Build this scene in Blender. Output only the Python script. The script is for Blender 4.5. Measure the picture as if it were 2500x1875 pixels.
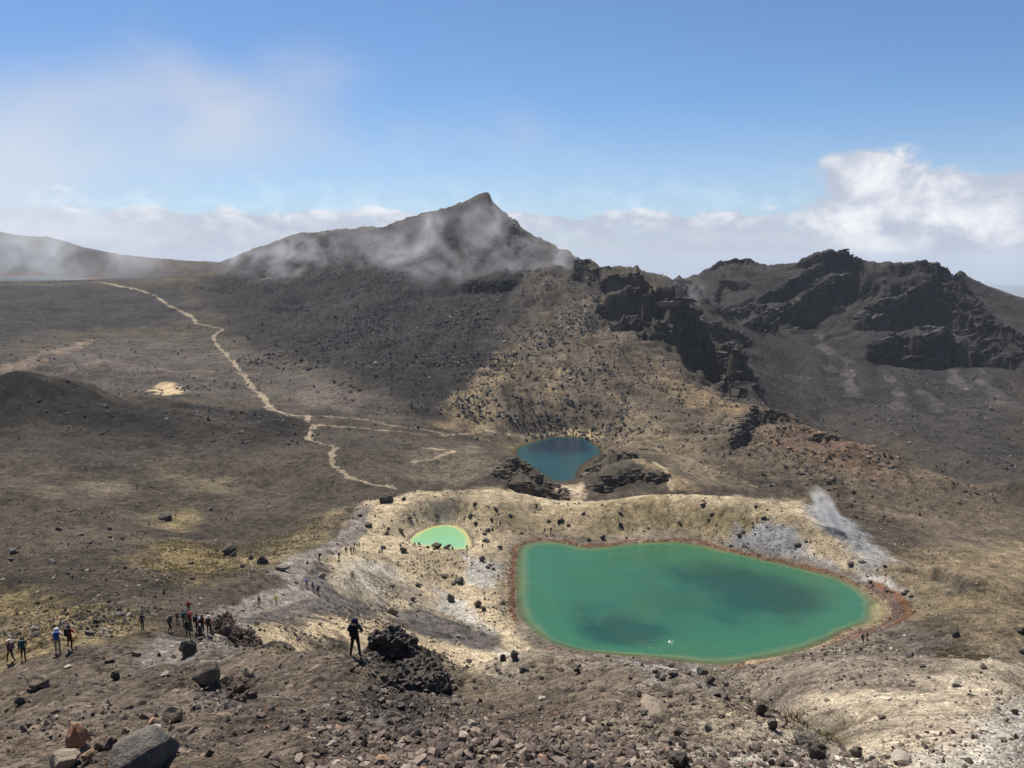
import bpy, bmesh, math, random
import numpy as np
from mathutils import Vector, Matrix

random.seed(7)
RNG = np.random.default_rng(11)
SC = bpy.context.scene
for o in list(bpy.data.objects):
    bpy.data.objects.remove(o, do_unlink=True)
COL = SC.collection

# ------------------------------------------------------------------ camera
FPX, CXP, CYP = 2050.0, 1250.0, 937.5          # focal length and centre, in photograph pixels
PITCH = math.radians(8.6)                       # looking slightly down
CZ = 100.0                                      # camera height
cam_data = bpy.data.cameras.new('camera')
cam_data.sensor_width = 36.0
cam_data.lens = 36.0 * FPX / 2500.0
cam_data.clip_start = 0.3
cam_data.clip_end = 200000.0
cam = bpy.data.objects.new('camera', cam_data)
COL.objects.link(cam)
cam.location = (0, 0, CZ)
cam.rotation_euler = (math.radians(90) - PITCH, 0, 0)
SC.camera = cam

# ------------------------------------------------------------------ sun, sky, exposure
SUN_EL, SUN_AZ = math.radians(56), math.radians(-28)     # azimuth from straight ahead, minus = left
S_dir = Vector((math.sin(SUN_AZ) * math.cos(SUN_EL), math.cos(SUN_AZ) * math.cos(SUN_EL), math.sin(SUN_EL)))
sun_data = bpy.data.lights.new('sun', 'SUN')
sun_data.energy = 5.0
sun_data.angle = math.radians(0.53)
sun_data.color = (1.0, 0.93, 0.82)
sun = bpy.data.objects.new('sun', sun_data)
COL.objects.link(sun)
sun.rotation_euler = S_dir.to_track_quat('Z', 'Y').to_euler()
sun.location = (0, 0, 400)
SC.view_settings.view_transform = 'Standard'
SC.view_settings.look = 'None'
SC.view_settings.exposure = 0.45
SC.view_settings.gamma = 1.0
SC.cycles.use_denoising = True
SC.cycles.denoising_prefilter = 'ACCURATE'
SC.cycles.max_bounces = 4
SC.cycles.diffuse_bounces = 2
SC.cycles.glossy_bounces = 2
SC.cycles.volume_bounces = 1
SC.cycles.volume_step_rate = 3.0
SC.cycles.volume_max_steps = 96
SC.cycles.transparent_max_bounces = 8


class NT:
    """small helper round a node tree"""
    def __init__(s, tree):
        s.t = tree
        tree.nodes.clear()

    def n(s, kind, **kw):
        nd = s.t.nodes.new(kind)
        for k, v in kw.items():
            setattr(nd, k, v)
        return nd

    def l(s, a, b):
        s.t.links.new(a, b)

    def put(s, sock, v):
        if isinstance(v, bpy.types.NodeSocket):
            s.l(v, sock)
        elif v is not None:
            sock.default_value = v

    def m(s, op, a, b=None, c=None, clamp=False):
        nd = s.n('ShaderNodeMath', operation=op, use_clamp=clamp)
        s.put(nd.inputs[0], a)
        s.put(nd.inputs[1], b)
        s.put(nd.inputs[2], c)
        return nd.outputs[0]

    def noise(s, vec, scale, detail=4, rough=0.55, dist=0.0, w=None):
        nd = s.n('ShaderNodeTexNoise')
        s.put(nd.inputs['Vector'], vec)
        nd.inputs['Scale'].default_value = scale
        nd.inputs['Detail'].default_value = detail
        nd.inputs['Roughness'].default_value = rough
        nd.inputs['Distortion'].default_value = dist
        return nd.outputs['Fac']

    def ramp(s, f, lo, hi, a=0.0, b=1.0, smooth=True):
        nd = s.n('ShaderNodeMapRange', interpolation_type='SMOOTHSTEP' if smooth else 'LINEAR')
        s.put(nd.inputs['Value'], f)
        s.put(nd.inputs['From Min'], lo)
        s.put(nd.inputs['From Max'], hi)
        nd.inputs['To Min'].default_value = a
        nd.inputs['To Max'].default_value = b
        return nd.outputs['Result']

    def mix(s, f, a, b, blend='MIX'):
        nd = s.n('ShaderNodeMix', data_type='RGBA', blend_type=blend)
        s.put(nd.inputs[0], f)
        for sock, v in ((nd.inputs[6], a), (nd.inputs[7], b)):
            if isinstance(v, tuple) and len(v) == 3:
                v = v + (1.0,)
            s.put(sock, v)
        return nd.outputs[2]


world = bpy.data.worlds.new('World')
SC.world = world
world.use_nodes = True
W = NT(world.node_tree)
sky = W.n('ShaderNodeTexSky', sky_type='NISHITA')
sky.sun_disc = False
sky.sun_elevation = SUN_EL
sky.sun_rotation = SUN_AZ
sky.altitude = 1700
sky.air_density = 1.0
sky.dust_density = 0.6
sky.ozone_density = 1.6
tc = W.n('ShaderNodeTexCoord')
sep = W.n('ShaderNodeSeparateXYZ')
W.l(tc.outputs['Generated'], sep.inputs[0])
DEG = 180 / math.pi
el = W.m('MULTIPLY', W.m('ARCSINE', sep.outputs[2]), DEG)
az = W.m('MULTIPLY', W.m('ARCTAN2', sep.outputs[0], sep.outputs[1]), DEG)
cmb = W.n('ShaderNodeCombineXYZ')
W.l(W.m('MULTIPLY', az, 0.1), cmb.inputs[0])
W.l(W.m('MULTIPLY', el, 0.2), cmb.inputs[1])
P2 = cmb.outputs[0]
n_big = W.noise(P2, 1.1, 4, 0.58, 0.4)
n_mid = W.noise(P2, 2.6, 6, 0.58, 0.5)
n_fine = W.noise(P2, 7.0, 4, 0.6, 0.3)
cmb3 = W.n('ShaderNodeCombineXYZ')
W.l(W.m('MULTIPLY', az, 0.16), cmb3.inputs[0])
W.l(W.m('MULTIPLY', el, 0.21), cmb3.inputs[1])
P3 = cmb3.outputs[0]
n_soft = W.noise(P3, 0.7, 3, 0.45, 0.4)
n_heap = W.noise(P3, 1.5, 7, 0.55, 0.25)


def gauss(ca, ce, sa, se):
    a = W.m('DIVIDE', W.m('SUBTRACT', az, ca), sa)
    b = W.m('DIVIDE', W.m('SUBTRACT', el, ce), se)
    r = W.m('ADD', W.m('MULTIPLY', a, a), W.m('MULTIPLY', b, b))
    return W.m('EXPONENT', W.m('MULTIPLY', r, -1.0))


def add(*v):
    r = v[0]
    for x in v[1:]:
        r = W.m('ADD', r, x)
    return r


# bank of cloud lying round the whole horizon
bank_top = add(1.6, W.m('MULTIPLY', n_mid, 2.9))
bank = W.ramp(W.m('SUBTRACT', bank_top, el), -0.1, 0.35)
bank = W.m('MULTIPLY', bank, W.ramp(add(n_big, W.m('MULTIPLY', n_fine, 0.25)), 0.34, 0.62, 0.5, 0.97))
# heaped clouds, thickest to the right, and thin veils to the left
heap_env = add(W.m('MULTIPLY', gauss(31, 2.0, 10.5, 4.6), 0.62), W.m('MULTIPLY', gauss(21.5, 5.6, 3.0, 1.6), 0.40),
               W.m('MULTIPLY', gauss(23, 2.6, 8, 2.8), 0.42), W.m('MULTIPLY', gauss(70, 4, 24, 5), 0.42), W.m('MULTIPLY', gauss(-95, 4, 28, 5), 0.42),
               W.m('MULTIPLY', gauss(165, 5, 40, 6), 0.42))
heap = W.ramp(add(heap_env, W.m('MULTIPLY', n_heap, 0.95)), 0.80, 1.02)
veil_env = add(W.m('MULTIPLY', gauss(-20, 8.4, 11, 4.0), 0.72), W.m('MULTIPLY', gauss(-12, 11.8, 3.6, 2.2), 0.34),
               W.m('MULTIPLY', gauss(-33, 3.8, 11, 4.2), 1.0), W.m('MULTIPLY', gauss(0.5, 6.6, 10, 3.4), 0.42),
               W.m('MULTIPLY', gauss(-70, 8, 20, 6), 0.5), W.m('MULTIPLY', gauss(55, 10, 20, 5), 0.4))
veil = W.ramp(add(veil_env, W.m('MULTIPLY', W.m('SUBTRACT', n_soft, 0.5), 0.95)), 0.08, 1.10, 0.0, 0.88)
haze_low = W.ramp(el, 10.5, 1.0, 0.0, 0.42)
cover = W.m('MAXIMUM', W.m('MAXIMUM', bank, heap), W.m('MAXIMUM', veil, haze_low))
lit = W.m('MAXIMUM', W.m('MULTIPLY', W.ramp(n_heap, 0.40, 0.66), heap), W.m('MULTIPLY', W.ramp(add(W.m('MULTIPLY', n_mid, 0.75), W.m('MULTIPLY', n_fine, 0.45)), 0.50, 0.76), W.m('SUBTRACT', 1.0, heap)))
lit = W.m('MULTIPLY', lit, W.m('MAXIMUM', heap, W.m('MULTIPLY', W.ramp(el, 1.2, 3.4, 0.22, 0.9), W.ramp(el, 5.5, 3.9, 0.35, 1.0))))
lit = W.m('MAXIMUM', lit, W.m('MULTIPLY', veil, 0.45))
c_cloud = W.mix(lit, (0.47, 0.52, 0.63), (0.86, 0.87, 0.90))
below = W.ramp(el, -2.5, 0.8)
c_cloud = W.mix(below, (0.36, 0.43, 0.56), c_cloud)
c_cloud = W.mix(W.m('MULTIPLY', haze_low, W.m('SUBTRACT', 1.0, W.m('MAXIMUM', bank, heap))), c_cloud, (0.58, 0.71, 0.88))
skym = W.mix(1.0, sky.outputs[0], (0.76, 0.92, 1.10), 'MULTIPLY')
bg_s = W.n('ShaderNodeBackground')
W.l(skym, bg_s.inputs[0])
bg_s.inputs[1].default_value = 0.072
bg_c = W.n('ShaderNodeBackground')
W.l(c_cloud, bg_c.inputs[0])
bg_c.inputs[1].default_value = 0.80
mixs = W.n('ShaderNodeMixShader')
W.l(cover, mixs.inputs[0])
W.l(bg_s.outputs[0], mixs.inputs[1])
W.l(bg_c.outputs[0], mixs.inputs[2])
wout = W.n('ShaderNodeOutputWorld')
W.l(mixs.outputs[0], wout.inputs[0])
world.cycles.sampling_method = 'MANUAL'
world.cycles.sample_map_resolution = 512

# ------------------------------------------------------------------ numbers: noise, rays, interpolation
_perm = np.concatenate([RNG.permutation(512)] * 2 + [np.arange(2)]).astype(np.int32)
_ga = RNG.random(512) * 2 * math.pi
_gx, _gy = np.cos(_ga).astype(np.float32), np.sin(_ga).astype(np.float32)


def perlin(x, y, seed=0):
    x = np.asarray(x, np.float64) + seed * 17.37
    y = np.asarray(y, np.float64) - seed * 9.71
    xf, yf = np.floor(x), np.floor(y)
    xi, yi = xf.astype(np.int64), yf.astype(np.int64)
    fx, fy = (x - xf).astype(np.float32), (y - yf).astype(np.float32)
    u, v = fx * fx * fx * (fx * (fx * 6 - 15) + 10), fy * fy * fy * (fy * (fy * 6 - 15) + 10)

    def g(ix, iy, dx, dy):
        h = _perm[(_perm[ix & 511] + iy) & 511]
        return _gx[h] * dx + _gy[h] * dy
    a, b = g(xi, yi, fx, fy), g(xi + 1, yi, fx - 1, fy)
    c, d = g(xi, yi + 1, fx, fy - 1), g(xi + 1, yi + 1, fx - 1, fy - 1)
    return (a + u * (b - a) + v * ((c + u * (d - c)) - (a + u * (b - a)))) * 1.5


def fbm(x, y, lam, octs=4, seed=0, gain=0.5):
    r, a = 0, 1.0
    for k in range(octs):
        r = r + a * perlin(np.asarray(x) / lam, np.asarray(y) / lam, seed + k)
        lam, a = lam / 2.03, a * gain
    return r


def sstep(a, b, x):
    t = np.clip((np.asarray(x, float) - a) / (b - a), 0, 1)
    return t * t * (3 - 2 * t)


CP, SP = math.cos(PITCH), math.sin(PITCH)


def ray(px, py):
    """azimuth and tangent of elevation of a photograph pixel"""
    a, b = (px - CXP) / FPX, (CYP - py) / FPX
    fwd, up = CP + SP * b, -SP + CP * b
    h = math.hypot(a, fwd)
    return math.atan2(a, fwd), up / h


# control points of the land: (photo x, photo y, horizontal metres from the camera)
LAND = '''
0 1875 16;350 1875 14;650 1875 13.5;850 1875 13;1100 1875 12;1400 1875 12;1650 1875 12.5;1800 1875 13.5;1950 1875 15
0 1760 24;200 1740 25;400 1740 25;600 1740 24;750 1740 22
0 1680 36;200 1660 38;400 1640 38;600 1650 34;700 1660 31
0 1625 50;65 1606 56;150 1592 60;300 1600 55;480 1592 58;600 1590 52
345 1533 83;420 1505 90;250 1560 72;100 1575 68;560 1497 103;640 1478 134;745 1445 142
700 1400 150;725 1368 162;790 1345 176;850 1335 185;650 1440 138;600 1485 118
500 1455 118;450 1500 98
0 1560 82;0 1500 105;150 1500 106;300 1480 110
0 1400 145;200 1400 146;400 1400 150;500 1400 162;600 1370 176;650 1320 200
0 1300 196;250 1300 200;450 1300 210;600 1280 222;750 1270 228;800 1300 205
0 1200 250;250 1200 262;450 1200 268;650 1200 270;800 1210 258;850 1180 270
0 1110 302;200 1110 304;400 1110 310;600 1100 322;780 1100 330;900 1150 285;950 1160 280
0 1040 352;150 1040 352;300 1040 354;450 1040 356;600 1060 345
0 970 425;100 970 425;230 985 412;330 1005 392
0 917 398;80 915 400;160 925 400;230 944 402;330 963 422;430 978 412;520 991 404;600 1000 402
640 1000 402;700 1012 398;760 1020 385;750 1050 372;850 1010 412;900 1035 400
830 1090 335;1000 1100 338;1000 1060 390;1060 1065 395;1150 1060 410;1100 1120 335;1180 1130 325;1050 1160 285;1180 1170 290
0 905 545;200 905 555;400 905 560;400 950 470;500 950 480;620 960 475;700 960 470;800 960 465;900 965 455;1000 1010 425
0 860 640;200 860 650;400 860 660;560 880 600;600 930 510;700 920 540
0 820 740;200 820 745;400 830 720;480 820 745;560 820 740
0 790 800;200 790 805;350 790 810;440 790 800
0 745 890;150 745 890;300 745 885;400 740 870;470 770 825;540 803 775
0 705 985;120 700 990;235 690 1005;330 705 965;420 690 960
0 690 1040;120 690 1045;225 688 1040
450 670 1060;540 640 1120;640 602 1130;720 570 1135;800 562 1120;880 556 1090;930 555 1060;983 534 1030;1044 518 1005;1105 502 980;1146 485 962;1170 473 952;1184 469 948;1194 471 946;1201 487 944
1211 498 938;1227 514 930;1247 532 920;1264 542 912;1272 555 905;1308 579 885;1357 599 850;1390 614 825;1410 632 805;1451 640 775;1467 664 758
1479 666 748;1495 658 742;1512 652 738;1557 650 735;1573 664 738;1614 670 742;1634 680 745;1690 682 790
560 720 920;700 650 990;900 620 970;1050 590 930;700 740 850;850 720 840;1000 680 850;1150 620 870;620 800 760;800 820 680;950 780 720;1100 720 780
750 880 580;900 890 545;1050 860 590;1180 800 640;1250 700 740;1330 680 720
1100 960 470;1200 900 530;1280 830 585;1050 1040 410;1150 1000 440;1250 980 455;1350 960 470
1380 780 625;1430 850 560;1480 760 650;1550 830 580;1500 920 510;1620 900 530;1700 970 480;1600 1000 455;1750 1020 445
1560 705 690;1640 745 660;1700 792 625;1760 832 590;1800 880 560;1830 940 515;1850 985 480
1540 745 660;1620 800 610;1680 850 575;1740 900 545
1930 1015 455;2000 1058 432;2080 1078 420;2150 1100 408;2230 1140 396;2300 1170 388;2380 1205 378;2460 1238 370;2560 1275 365
1850 1050 420;1950 1100 395;2050 1140 380;2150 1190 362;2250 1230 350;2350 1270 335;2450 1300 318
1330 1040 455;1440 1050 450;1500 1060 425;1560 1085 395;1700 1100 375;1800 1110 370;1650 1150 340;1800 1170 340;1900 1190 332;2000 1230 318;2080 1270 305
1250 1108 335;1290 1140 320;1325 1172 308;1375 1205 295;1210 1165 305;1480 1105 350;1440 1148 322;1550 1108 338;1610 1140 315;1650 1185 298;1500 1180 300;1440 1200 298
870 1240 232;900 1222 236;1000 1202 238;1100 1196 240;1200 1188 244;1300 1206 243;1400 1222 243;1450 1222 243;1520 1212 240;1600 1205 238;1700 1203 236;1800 1210 232;1880 1240 226;1950 1270 220;2007 1301 214;2088 1358 202;2170 1420 190;2235 1480 178
1960 1216 246;1990 1228 246;2050 1262 240;2100 1300 232;2178 1358 220;2240 1405 208
900 1290 212;950 1320 206;1030 1330 203;1100 1341 201;1160 1344 201;880 1340 192;950 1250 224;1150 1250 224;1200 1290 216;1220 1330 208
850 1400 163;950 1400 184;1000 1450 178;1100 1400 190;1180 1420 190;1200 1500 171;1100 1480 176;900 1470 160;950 1510 157;1050 1540 156;1180 1580 152;800 1470 146;850 1520 132
700 1545 95;800 1530 108;900 1560 110;1000 1590 122;1100 1630 122;640 1560 85
620 1592 45;700 1578 38;780 1566 34;868 1604 31;940 1590 31;1000 1610 30;1050 1650 28.5
780 1650 27.5;850 1700 25;900 1750 22.5;950 1780 20.5;800 1780 18.5;1000 1770 21;1050 1720 25
1080 1690 27.5;1130 1655 32;1250 1645 37;1400 1633 40;1520 1652 38;1600 1665 35;1700 1680 32;1800 1702 29;1850 1722 27;1920 1775 23;2000 1843 19;2060 1890 17
1100 1800 16.5;1400 1800 17;1400 1720 25;1250 1720 25;1600 1760 20;1800 1790 18.5;1600 1820 15.5;1250 1820 15
2250 1875 46;2450 1875 42;2150 1860 52;2100 1780 76;2000 1740 92;2300 1780 72;2500 1780 66;1950 1680 108;1900 1650 120;2000 1600 140
2300 1700 100;2500 1700 94;2450 1600 126;2300 1600 136;2200 1560 152;2400 1500 160;2500 1500 158;2300 1480 175;2450 1400 200;2320 1400 205;2450 1340 240;2350 1340 245;2280 1380 222
1500 1640 140;1750 1650 136;1350 1630 140
2500 1150 440;2350 1100 500;2200 1050 560;2000 1035 610;2500 1000 660;2300 1000 670;2100 980 690;1870 950 640;1950 900 740;2200 900 790;2400 900 800
1750 860 680;1850 880 730;1750 790 760;1850 800 820;2000 800 860;2200 800 880;2400 820 870;2520 860 850
1700 730 850;1800 700 930;1900 720 930;2000 700 950;2100 720 950;2200 700 965;2300 740 940;2400 780 900
1700 676 960;1730 655 985;1760 637 1000;1800 632 1005;1850 640 1005;1900 648 1005;1950 640 1005;1990 622 1000;2030 612 1000;2070 610 1000;2100 628 1000;2150 640 1000;2200 641 1000;2260 637 1000;2300 648 995;2325 660 985;2345 690 970;2370 735 945;2400 760 930
2420 735 1080;2500 757 1060;2350 684 1500;2420 700 1500;2500 730 1500;2600 765 1500
0 565 1750;60 576 1720;110 578 1720;180 592 1700;280 618 1680;400 634 1600;500 640 1500;540 642 1450
0 640 1500;150 650 1480;300 660 1400;400 665 1300;0 684 1300;150 685 1300
'''
# the same with the metres below the camera written out (ground that is hidden from here, or round the edges)
HIDDEN = '''
1250 60 40;1400 62 42;1250 85 62;1400 90 64;1600 70 50;1600 95 66;1100 60 42;1800 60 42;1850 85 58;1400 118 74;1600 118 74;1250 115 72;1750 112 70
1100 300 86;1500 285 86;1000 275 80;1700 285 86;1850 290 90;1200 285 86;1380 330 96;1350 300 92
900 45 32;800 50 32;1000 45 32;900 70 44;700 60 36;1000 75 50
1950 32 24;2000 35 28;2080 36 26;1900 42 32
0 540 76;200 530 76;300 500 76
200 1150 40;450 1250 30;640 1300 20;800 1300 20;1000 1200 -20;1180 1100 -20;1300 1050 20;1400 1000 40;1500 950 50;1600 900 60
200 1950 10;0 2000 0;500 1800 40
1750 1150 60;1900 1150 40;2100 1150 40;2300 1150 60;2500 1700 80;2350 1750 60
1700 620 85;1750 600 90;1850 560 105;1950 540 118;2100 520 122;2300 480 124;2500 430 118
'''
pts = []
for ln in LAND.strip().splitlines():
    for t in ln.split(';'):
        px, py, d = map(float, t.split())
        a, te = ray(px, py)
        pts.append((a, math.log(d), te * d))
for ln in HIDDEN.strip().splitlines():
    for t in ln.split(';'):
        px, d, h = map(float, t.split())
        pts.append((ray(px, 950)[0], math.log(d), -h))
for deg in range(-50, 51, 10):
    a = math.radians(deg)
    pts += [(a, math.log(2.0), -1.9), (a, math.log(5.0), -3.9), (a, math.log(2600), -330)]
for deg, s in ((-46, 1), (-40, 1), (40, 1), (46, 1)):
    a = math.radians(deg)
    if deg < 0:
        prof = ((16, 10), (36, 20), (60, 30), (105, 47), (145, 57), (200, 69), (300, 72), (360, 73), (450, 62), (560, 76), (650, 75), (800, 68), (1000, 28), (1300, 30), (1750, -60))
    else:
        prof = ((16, 12), (45, 28), (66, 41), (94, 52), (126, 62), (160, 72), (200, 78), (260, 88), (360, 112), (450, 114), (660, 118), (850, 105), (950, 60), (1100, 55), (1500, 70))
    pts += [(a, math.log(d), -h) for d, h in prof]
pts = np.array(pts)


def rbf_fit(p):
    n = len(p)
    D = np.hypot(p[:, None, 0] - p[None, :, 0], p[:, None, 1] - p[None, :, 1])
    A = np.zeros((n + 3, n + 3))
    A[:n, :n] = D - np.eye(n) * 0.002
    A[:n, n] = 1
    A[:n, n + 1:] = p[:, :2]
    A[n:, :n] = A[:n, n:].T
    return np.linalg.solve(A, np.concatenate([p[:, 2], np.zeros(3)]))


coef = rbf_fit(pts)


def rbf_eval(a, v):
    out = np.empty(a.shape)
    n = len(pts)
    for i in range(a.shape[0]):
        D = np.hypot(a[i][:, None] - pts[None, :, 0], v[i][:, None] - pts[None, :, 1])
        out[i] = D @ coef[:n] + coef[n] + coef[n + 1] * a[i] + coef[n + 2] * v[i]
    return out


# the sheet: columns are directions, rows are distances
side = np.radians([40, 44, 50, 60, 75, 95, 120, 150, 180])
azs = np.concatenate([-side[::-1], np.linspace(-math.radians(36.5), math.radians(36.5), 840), side])
seg = [(1.6, 10, 40), (10, 45, 205), (45, 130, 115), (130, 260, 185), (260, 480, 140), (480, 1060, 245), (1060, 2000, 50), (2000, 30000, 24)]
rows = np.concatenate([np.exp(np.linspace(math.log(a), math.log(b), k, endpoint=False)) for a, b, k in seg] + [[30000.0]])
NR, NC = len(rows), len(azs)
ca = np.linspace(-math.radians(47), math.radians(47), 500)
cv = np.linspace(math.log(1.5), math.log(2700), 420)
CA, CV = np.meshgrid(ca, cv)
Zc = rbf_eval(CA, CV)


def blur(z):
    z = np.pad(z, 1, mode='edge')
    z = (z[:-2] + 2 * z[1:-1] + z[2:]) / 4
    return (z[:, :-2] + 2 * z[:, 1:-1] + z[:, 2:]) / 4


nearw = sstep(700, 400, np.exp(CV))
Zc = Zc * (1 - nearw) + blur(Zc) * nearw


def bilerp(a, v):
    fa = np.clip((a - ca[0]) / (ca[1] - ca[0]), 0, len(ca) - 1.001)
    fv = np.clip((v - cv[0]) / (cv[1] - cv[0]), 0, len(cv) - 1.001)
    i, j = fv.astype(int), fa.astype(int)
    s, t = fv - i, fa - j
    return (Zc[i, j] * (1 - s) * (1 - t) + Zc[i + 1, j] * s * (1 - t) + Zc[i, j + 1] * (1 - s) * t + Zc[i + 1, j + 1] * s * t)


A2, D2 = np.meshgrid(azs, rows)
X, Y = D2 * np.sin(A2), D2 * np.cos(A2)
Z = bilerp(A2, np.log(D2))
near = sstep(12.0, 8.5, D2)
Z = Z * (1 - near) + near * (-1.75 - 0.5 * D2)
# beyond the mountains the land falls to far plains
far = sstep(2000, 9000, D2)
Z = Z * (1 - far) + far * (-820 + 60 * fbm(X, Y, 9000, 3, 5))
# behind the camera the crater slope climbs
back = sstep(math.radians(47), math.radians(90), np.abs(A2))
Z = Z * (1 - back) + back * (-2.0 + np.minimum(0.35 * D2, 60) * np.clip(-np.cos(A2) * 0.6 + 0.25, -0.5, 1)) * (1 - far) + back * far * (-820)
Z += CZ


def hit(px, py, d0=5.0):
    """first ground point under a photograph pixel -> x, y, z, metres"""
    a, te = ray(px, py)
    fj = (a + math.radians(36.5)) / (math.radians(73) / 839) + len(side)
    j = int(np.clip(round(fj), 0, NC - 1))
    zc = Z[:, j]
    g = zc - (CZ + te * rows)
    k = np.argmax((g >= 0) & (rows > d0))
    if k == 0:
        k = int(np.argmax(np.where((rows > d0) & (rows < 1900), zc / rows - CZ / rows, -9e9)))
        d = rows[k]
    else:
        t = g[k - 1] / (g[k - 1] - g[k]) if g[k] != g[k - 1] else 0
        d = rows[k - 1] + t * (rows[k] - rows[k - 1])
    return d * math.sin(a), d * math.cos(a), float(np.interp(d, rows, zc)), d


def poly_sd(poly, x, y):
    """signed distance to a polygon, negative inside"""
    poly = np.asarray(poly)
    d2 = np.full(x.shape, 1e18)
    inside = np.zeros(x.shape, bool)
    n = len(poly)
    for i in range(n):
        ax, ay = poly[i]
        bx, by = poly[(i + 1) % n]
        ex, ey = bx - ax, by - ay
        L = ex * ex + ey * ey + 1e-12
        t = np.clip(((x - ax) * ex + (y - ay) * ey) / L, 0, 1)
        d2 = np.minimum(d2, (x - ax - t * ex) ** 2 + (y - ay - t * ey) ** 2)
        c = ((ay > y) != (by > y)) & (x < ex * (y - ay) / (ey if abs(ey) > 1e-9 else 1e-9) + ax)
        inside ^= c
    d = np.sqrt(d2)
    return np.where(inside, -d, d)


def line_dist(line, x, y):
    d2 = np.full(x.shape, 1e18)
    for (ax, ay), (bx, by) in zip(line[:-1], line[1:]):
        ex, ey = bx - ax, by - ay
        L = ex * ex + ey * ey + 1e-12
        t = np.clip(((x - ax) * ex + (y - ay) * ey) / L, 0, 1)
        d2 = np.minimum(d2, (x - ax - t * ex) ** 2 + (y - ay - t * ey) ** 2)
    return np.sqrt(d2)


def smooth_poly(p, it=2):
    p = np.asarray(p, float)
    for _ in range(it):
        q = np.roll(p, -1, 0)
        p = np.stack([0.75 * p + 0.25 * q, 0.25 * p + 0.75 * q], 1).reshape(-1, 2)
    return p


def at_h(px, py, h):
    a, te = ray(px, py)
    d = h / -te
    return d * math.sin(a), d * math.cos(a)


# ------------------------------------------------------------------ lakes (outline in the photograph, metres below camera)
LAKES = {
    'emerald': (75.0, [(1262, 1335), (1285, 1326), (1330, 1318), (1385, 1325), (1435, 1338), (1500, 1330), (1580, 1320), (1670, 1322), (1760, 1340), (1850, 1362), (1965, 1388), (2060, 1412), (2130, 1452), (2165, 1485), (2150, 1524), (2080, 1534), (2007, 1570), (1950, 1592), (1885, 1606), (1763, 1627), (1670, 1617), (1580, 1605), (1470, 1598), (1390, 1587), (1330, 1565), (1285, 1532), (1262, 1495), (1256, 1440), (1258, 1385)]),
    'pool': (74.0, [(994, 1323), (1007, 1308), (1031, 1294), (1053, 1286), (1086, 1280), (1110, 1283), (1133, 1293), (1147, 1308), (1151, 1326), (1147, 1340), (1110, 1343), (1060, 1338), (1015, 1331)]),
    'dark': (95.0, [(1252, 1095), (1288, 1083), (1330, 1070), (1365, 1066), (1416, 1067), (1445, 1078), (1475, 1103), (1462, 1112), (1432, 1130), (1418, 1145), (1412, 1164), (1405, 1178), (1376, 1177), (1345, 1181), (1313, 1170), (1296, 1155), (1288, 1142), (1262, 1122)]),
    'far': (30.0, [(-200, 687), (0, 686), (120, 685), (205, 684), (225, 680.5), (150, 677), (0, 676), (-200, 676)]),
}
LAKE_XY, LAKE_SD = {}, {}
for k, (h, pl) in LAKES.items():
    xy = smooth_poly([at_h(px, py, h) for px, py in pl])
    LAKE_XY[k] = xy
    sd = np.full(Z.shape, 1e4)
    r = 60 if k != 'far' else 200
    m = (X > xy[:, 0].min() - r) & (X < xy[:, 0].max() + r) & (Y > xy[:, 1].min() - r) & (Y < xy[:, 1].max() + r)
    s = poly_sd(xy, X[m], Y[m])
    if k != 'far':
        s = s + 0.5 * fbm(X[m], Y[m], 9, 3, 40) * np.exp(-(s / 8) ** 2)
    sd[m] = s
    LAKE_SD[k] = sd
# ------------------------------------------------------------------ relief
def world_poly(pp):
    return np.array([hit(px, py)[:2] for px, py in pp])


def mask_of(poly, feather, warp=0.0, lam=None, seed=3):
    r = feather * 2 + abs(warp) * 2 + 1
    m = (X > poly[:, 0].min() - r) & (X < poly[:, 0].max() + r) & (Y > poly[:, 1].min() - r) & (Y < poly[:, 1].max() + r)
    out = np.zeros(Z.shape)
    if m.any():
        s = poly_sd(poly, X[m], Y[m])
        if warp:
            s = s + warp * fbm(X[m], Y[m], lam or warp * 4, 4, seed, 0.6)
        out[m] = sstep(feather, -feather, s)
    return out


spacing = np.maximum(D2 * 0.0016, 0.02)
CLIFF = mask_of(world_poly([(1380, 640), (1480, 690), (1560, 708), (1640, 748), (1700, 795), (1765, 835), (1800, 882), (1835, 945), (1830, 985), (1760, 940), (1690, 890), (1600, 850), (1520, 810), (1450, 730)]), 14, 12, 50)
STRATA = mask_of(world_poly([(1700, 720), (1760, 650), (1850, 655), (2000, 640), (2080, 630), (2200, 660), (2300, 670), (2360, 740), (2480, 860), (2400, 880), (2250, 870), (2100, 850), (2020, 830), (1900, 800), (1790, 770)]), 30, 25, 90)
PEAKR = mask_of(world_poly([(1180, 480), (1330, 600), (1450, 660), (1420, 720), (1300, 720), (1150, 690), (1050, 700), (1000, 640), (1080, 560)]), 40, 30, 90)
FACE = mask_of(world_poly([(560, 700), (640, 620), (900, 570), (1170, 490), (1330, 620), (1480, 720), (1850, 1000), (2300, 1190), (2000, 1220), (1600, 1060), (1280, 1030), (1050, 1030), (900, 930), (700, 850)]), 40, 30, 100)
MOUND = mask_of(world_poly([(-60, 916), (120, 920), (240, 950), (430, 980), (640, 1003), (740, 1030), (640, 1080), (420, 1050), (220, 1085), (-60, 1090)]), 14, 10)
LAVA = mask_of(world_poly([(940, 1585), (1015, 1600), (1060, 1632), (1095, 1668), (1060, 1720), (1030, 1760), (930, 1785), (875, 1770), (895, 1710), (945, 1670)]), 0.8, 0.8, 3)
LAVA = np.maximum(LAVA, mask_of(world_poly([(510, 1560), (560, 1548), (640, 1575), (690, 1590), (620, 1596), (560, 1594), (500, 1590)]), 1.0, 0.8, 4))
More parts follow.
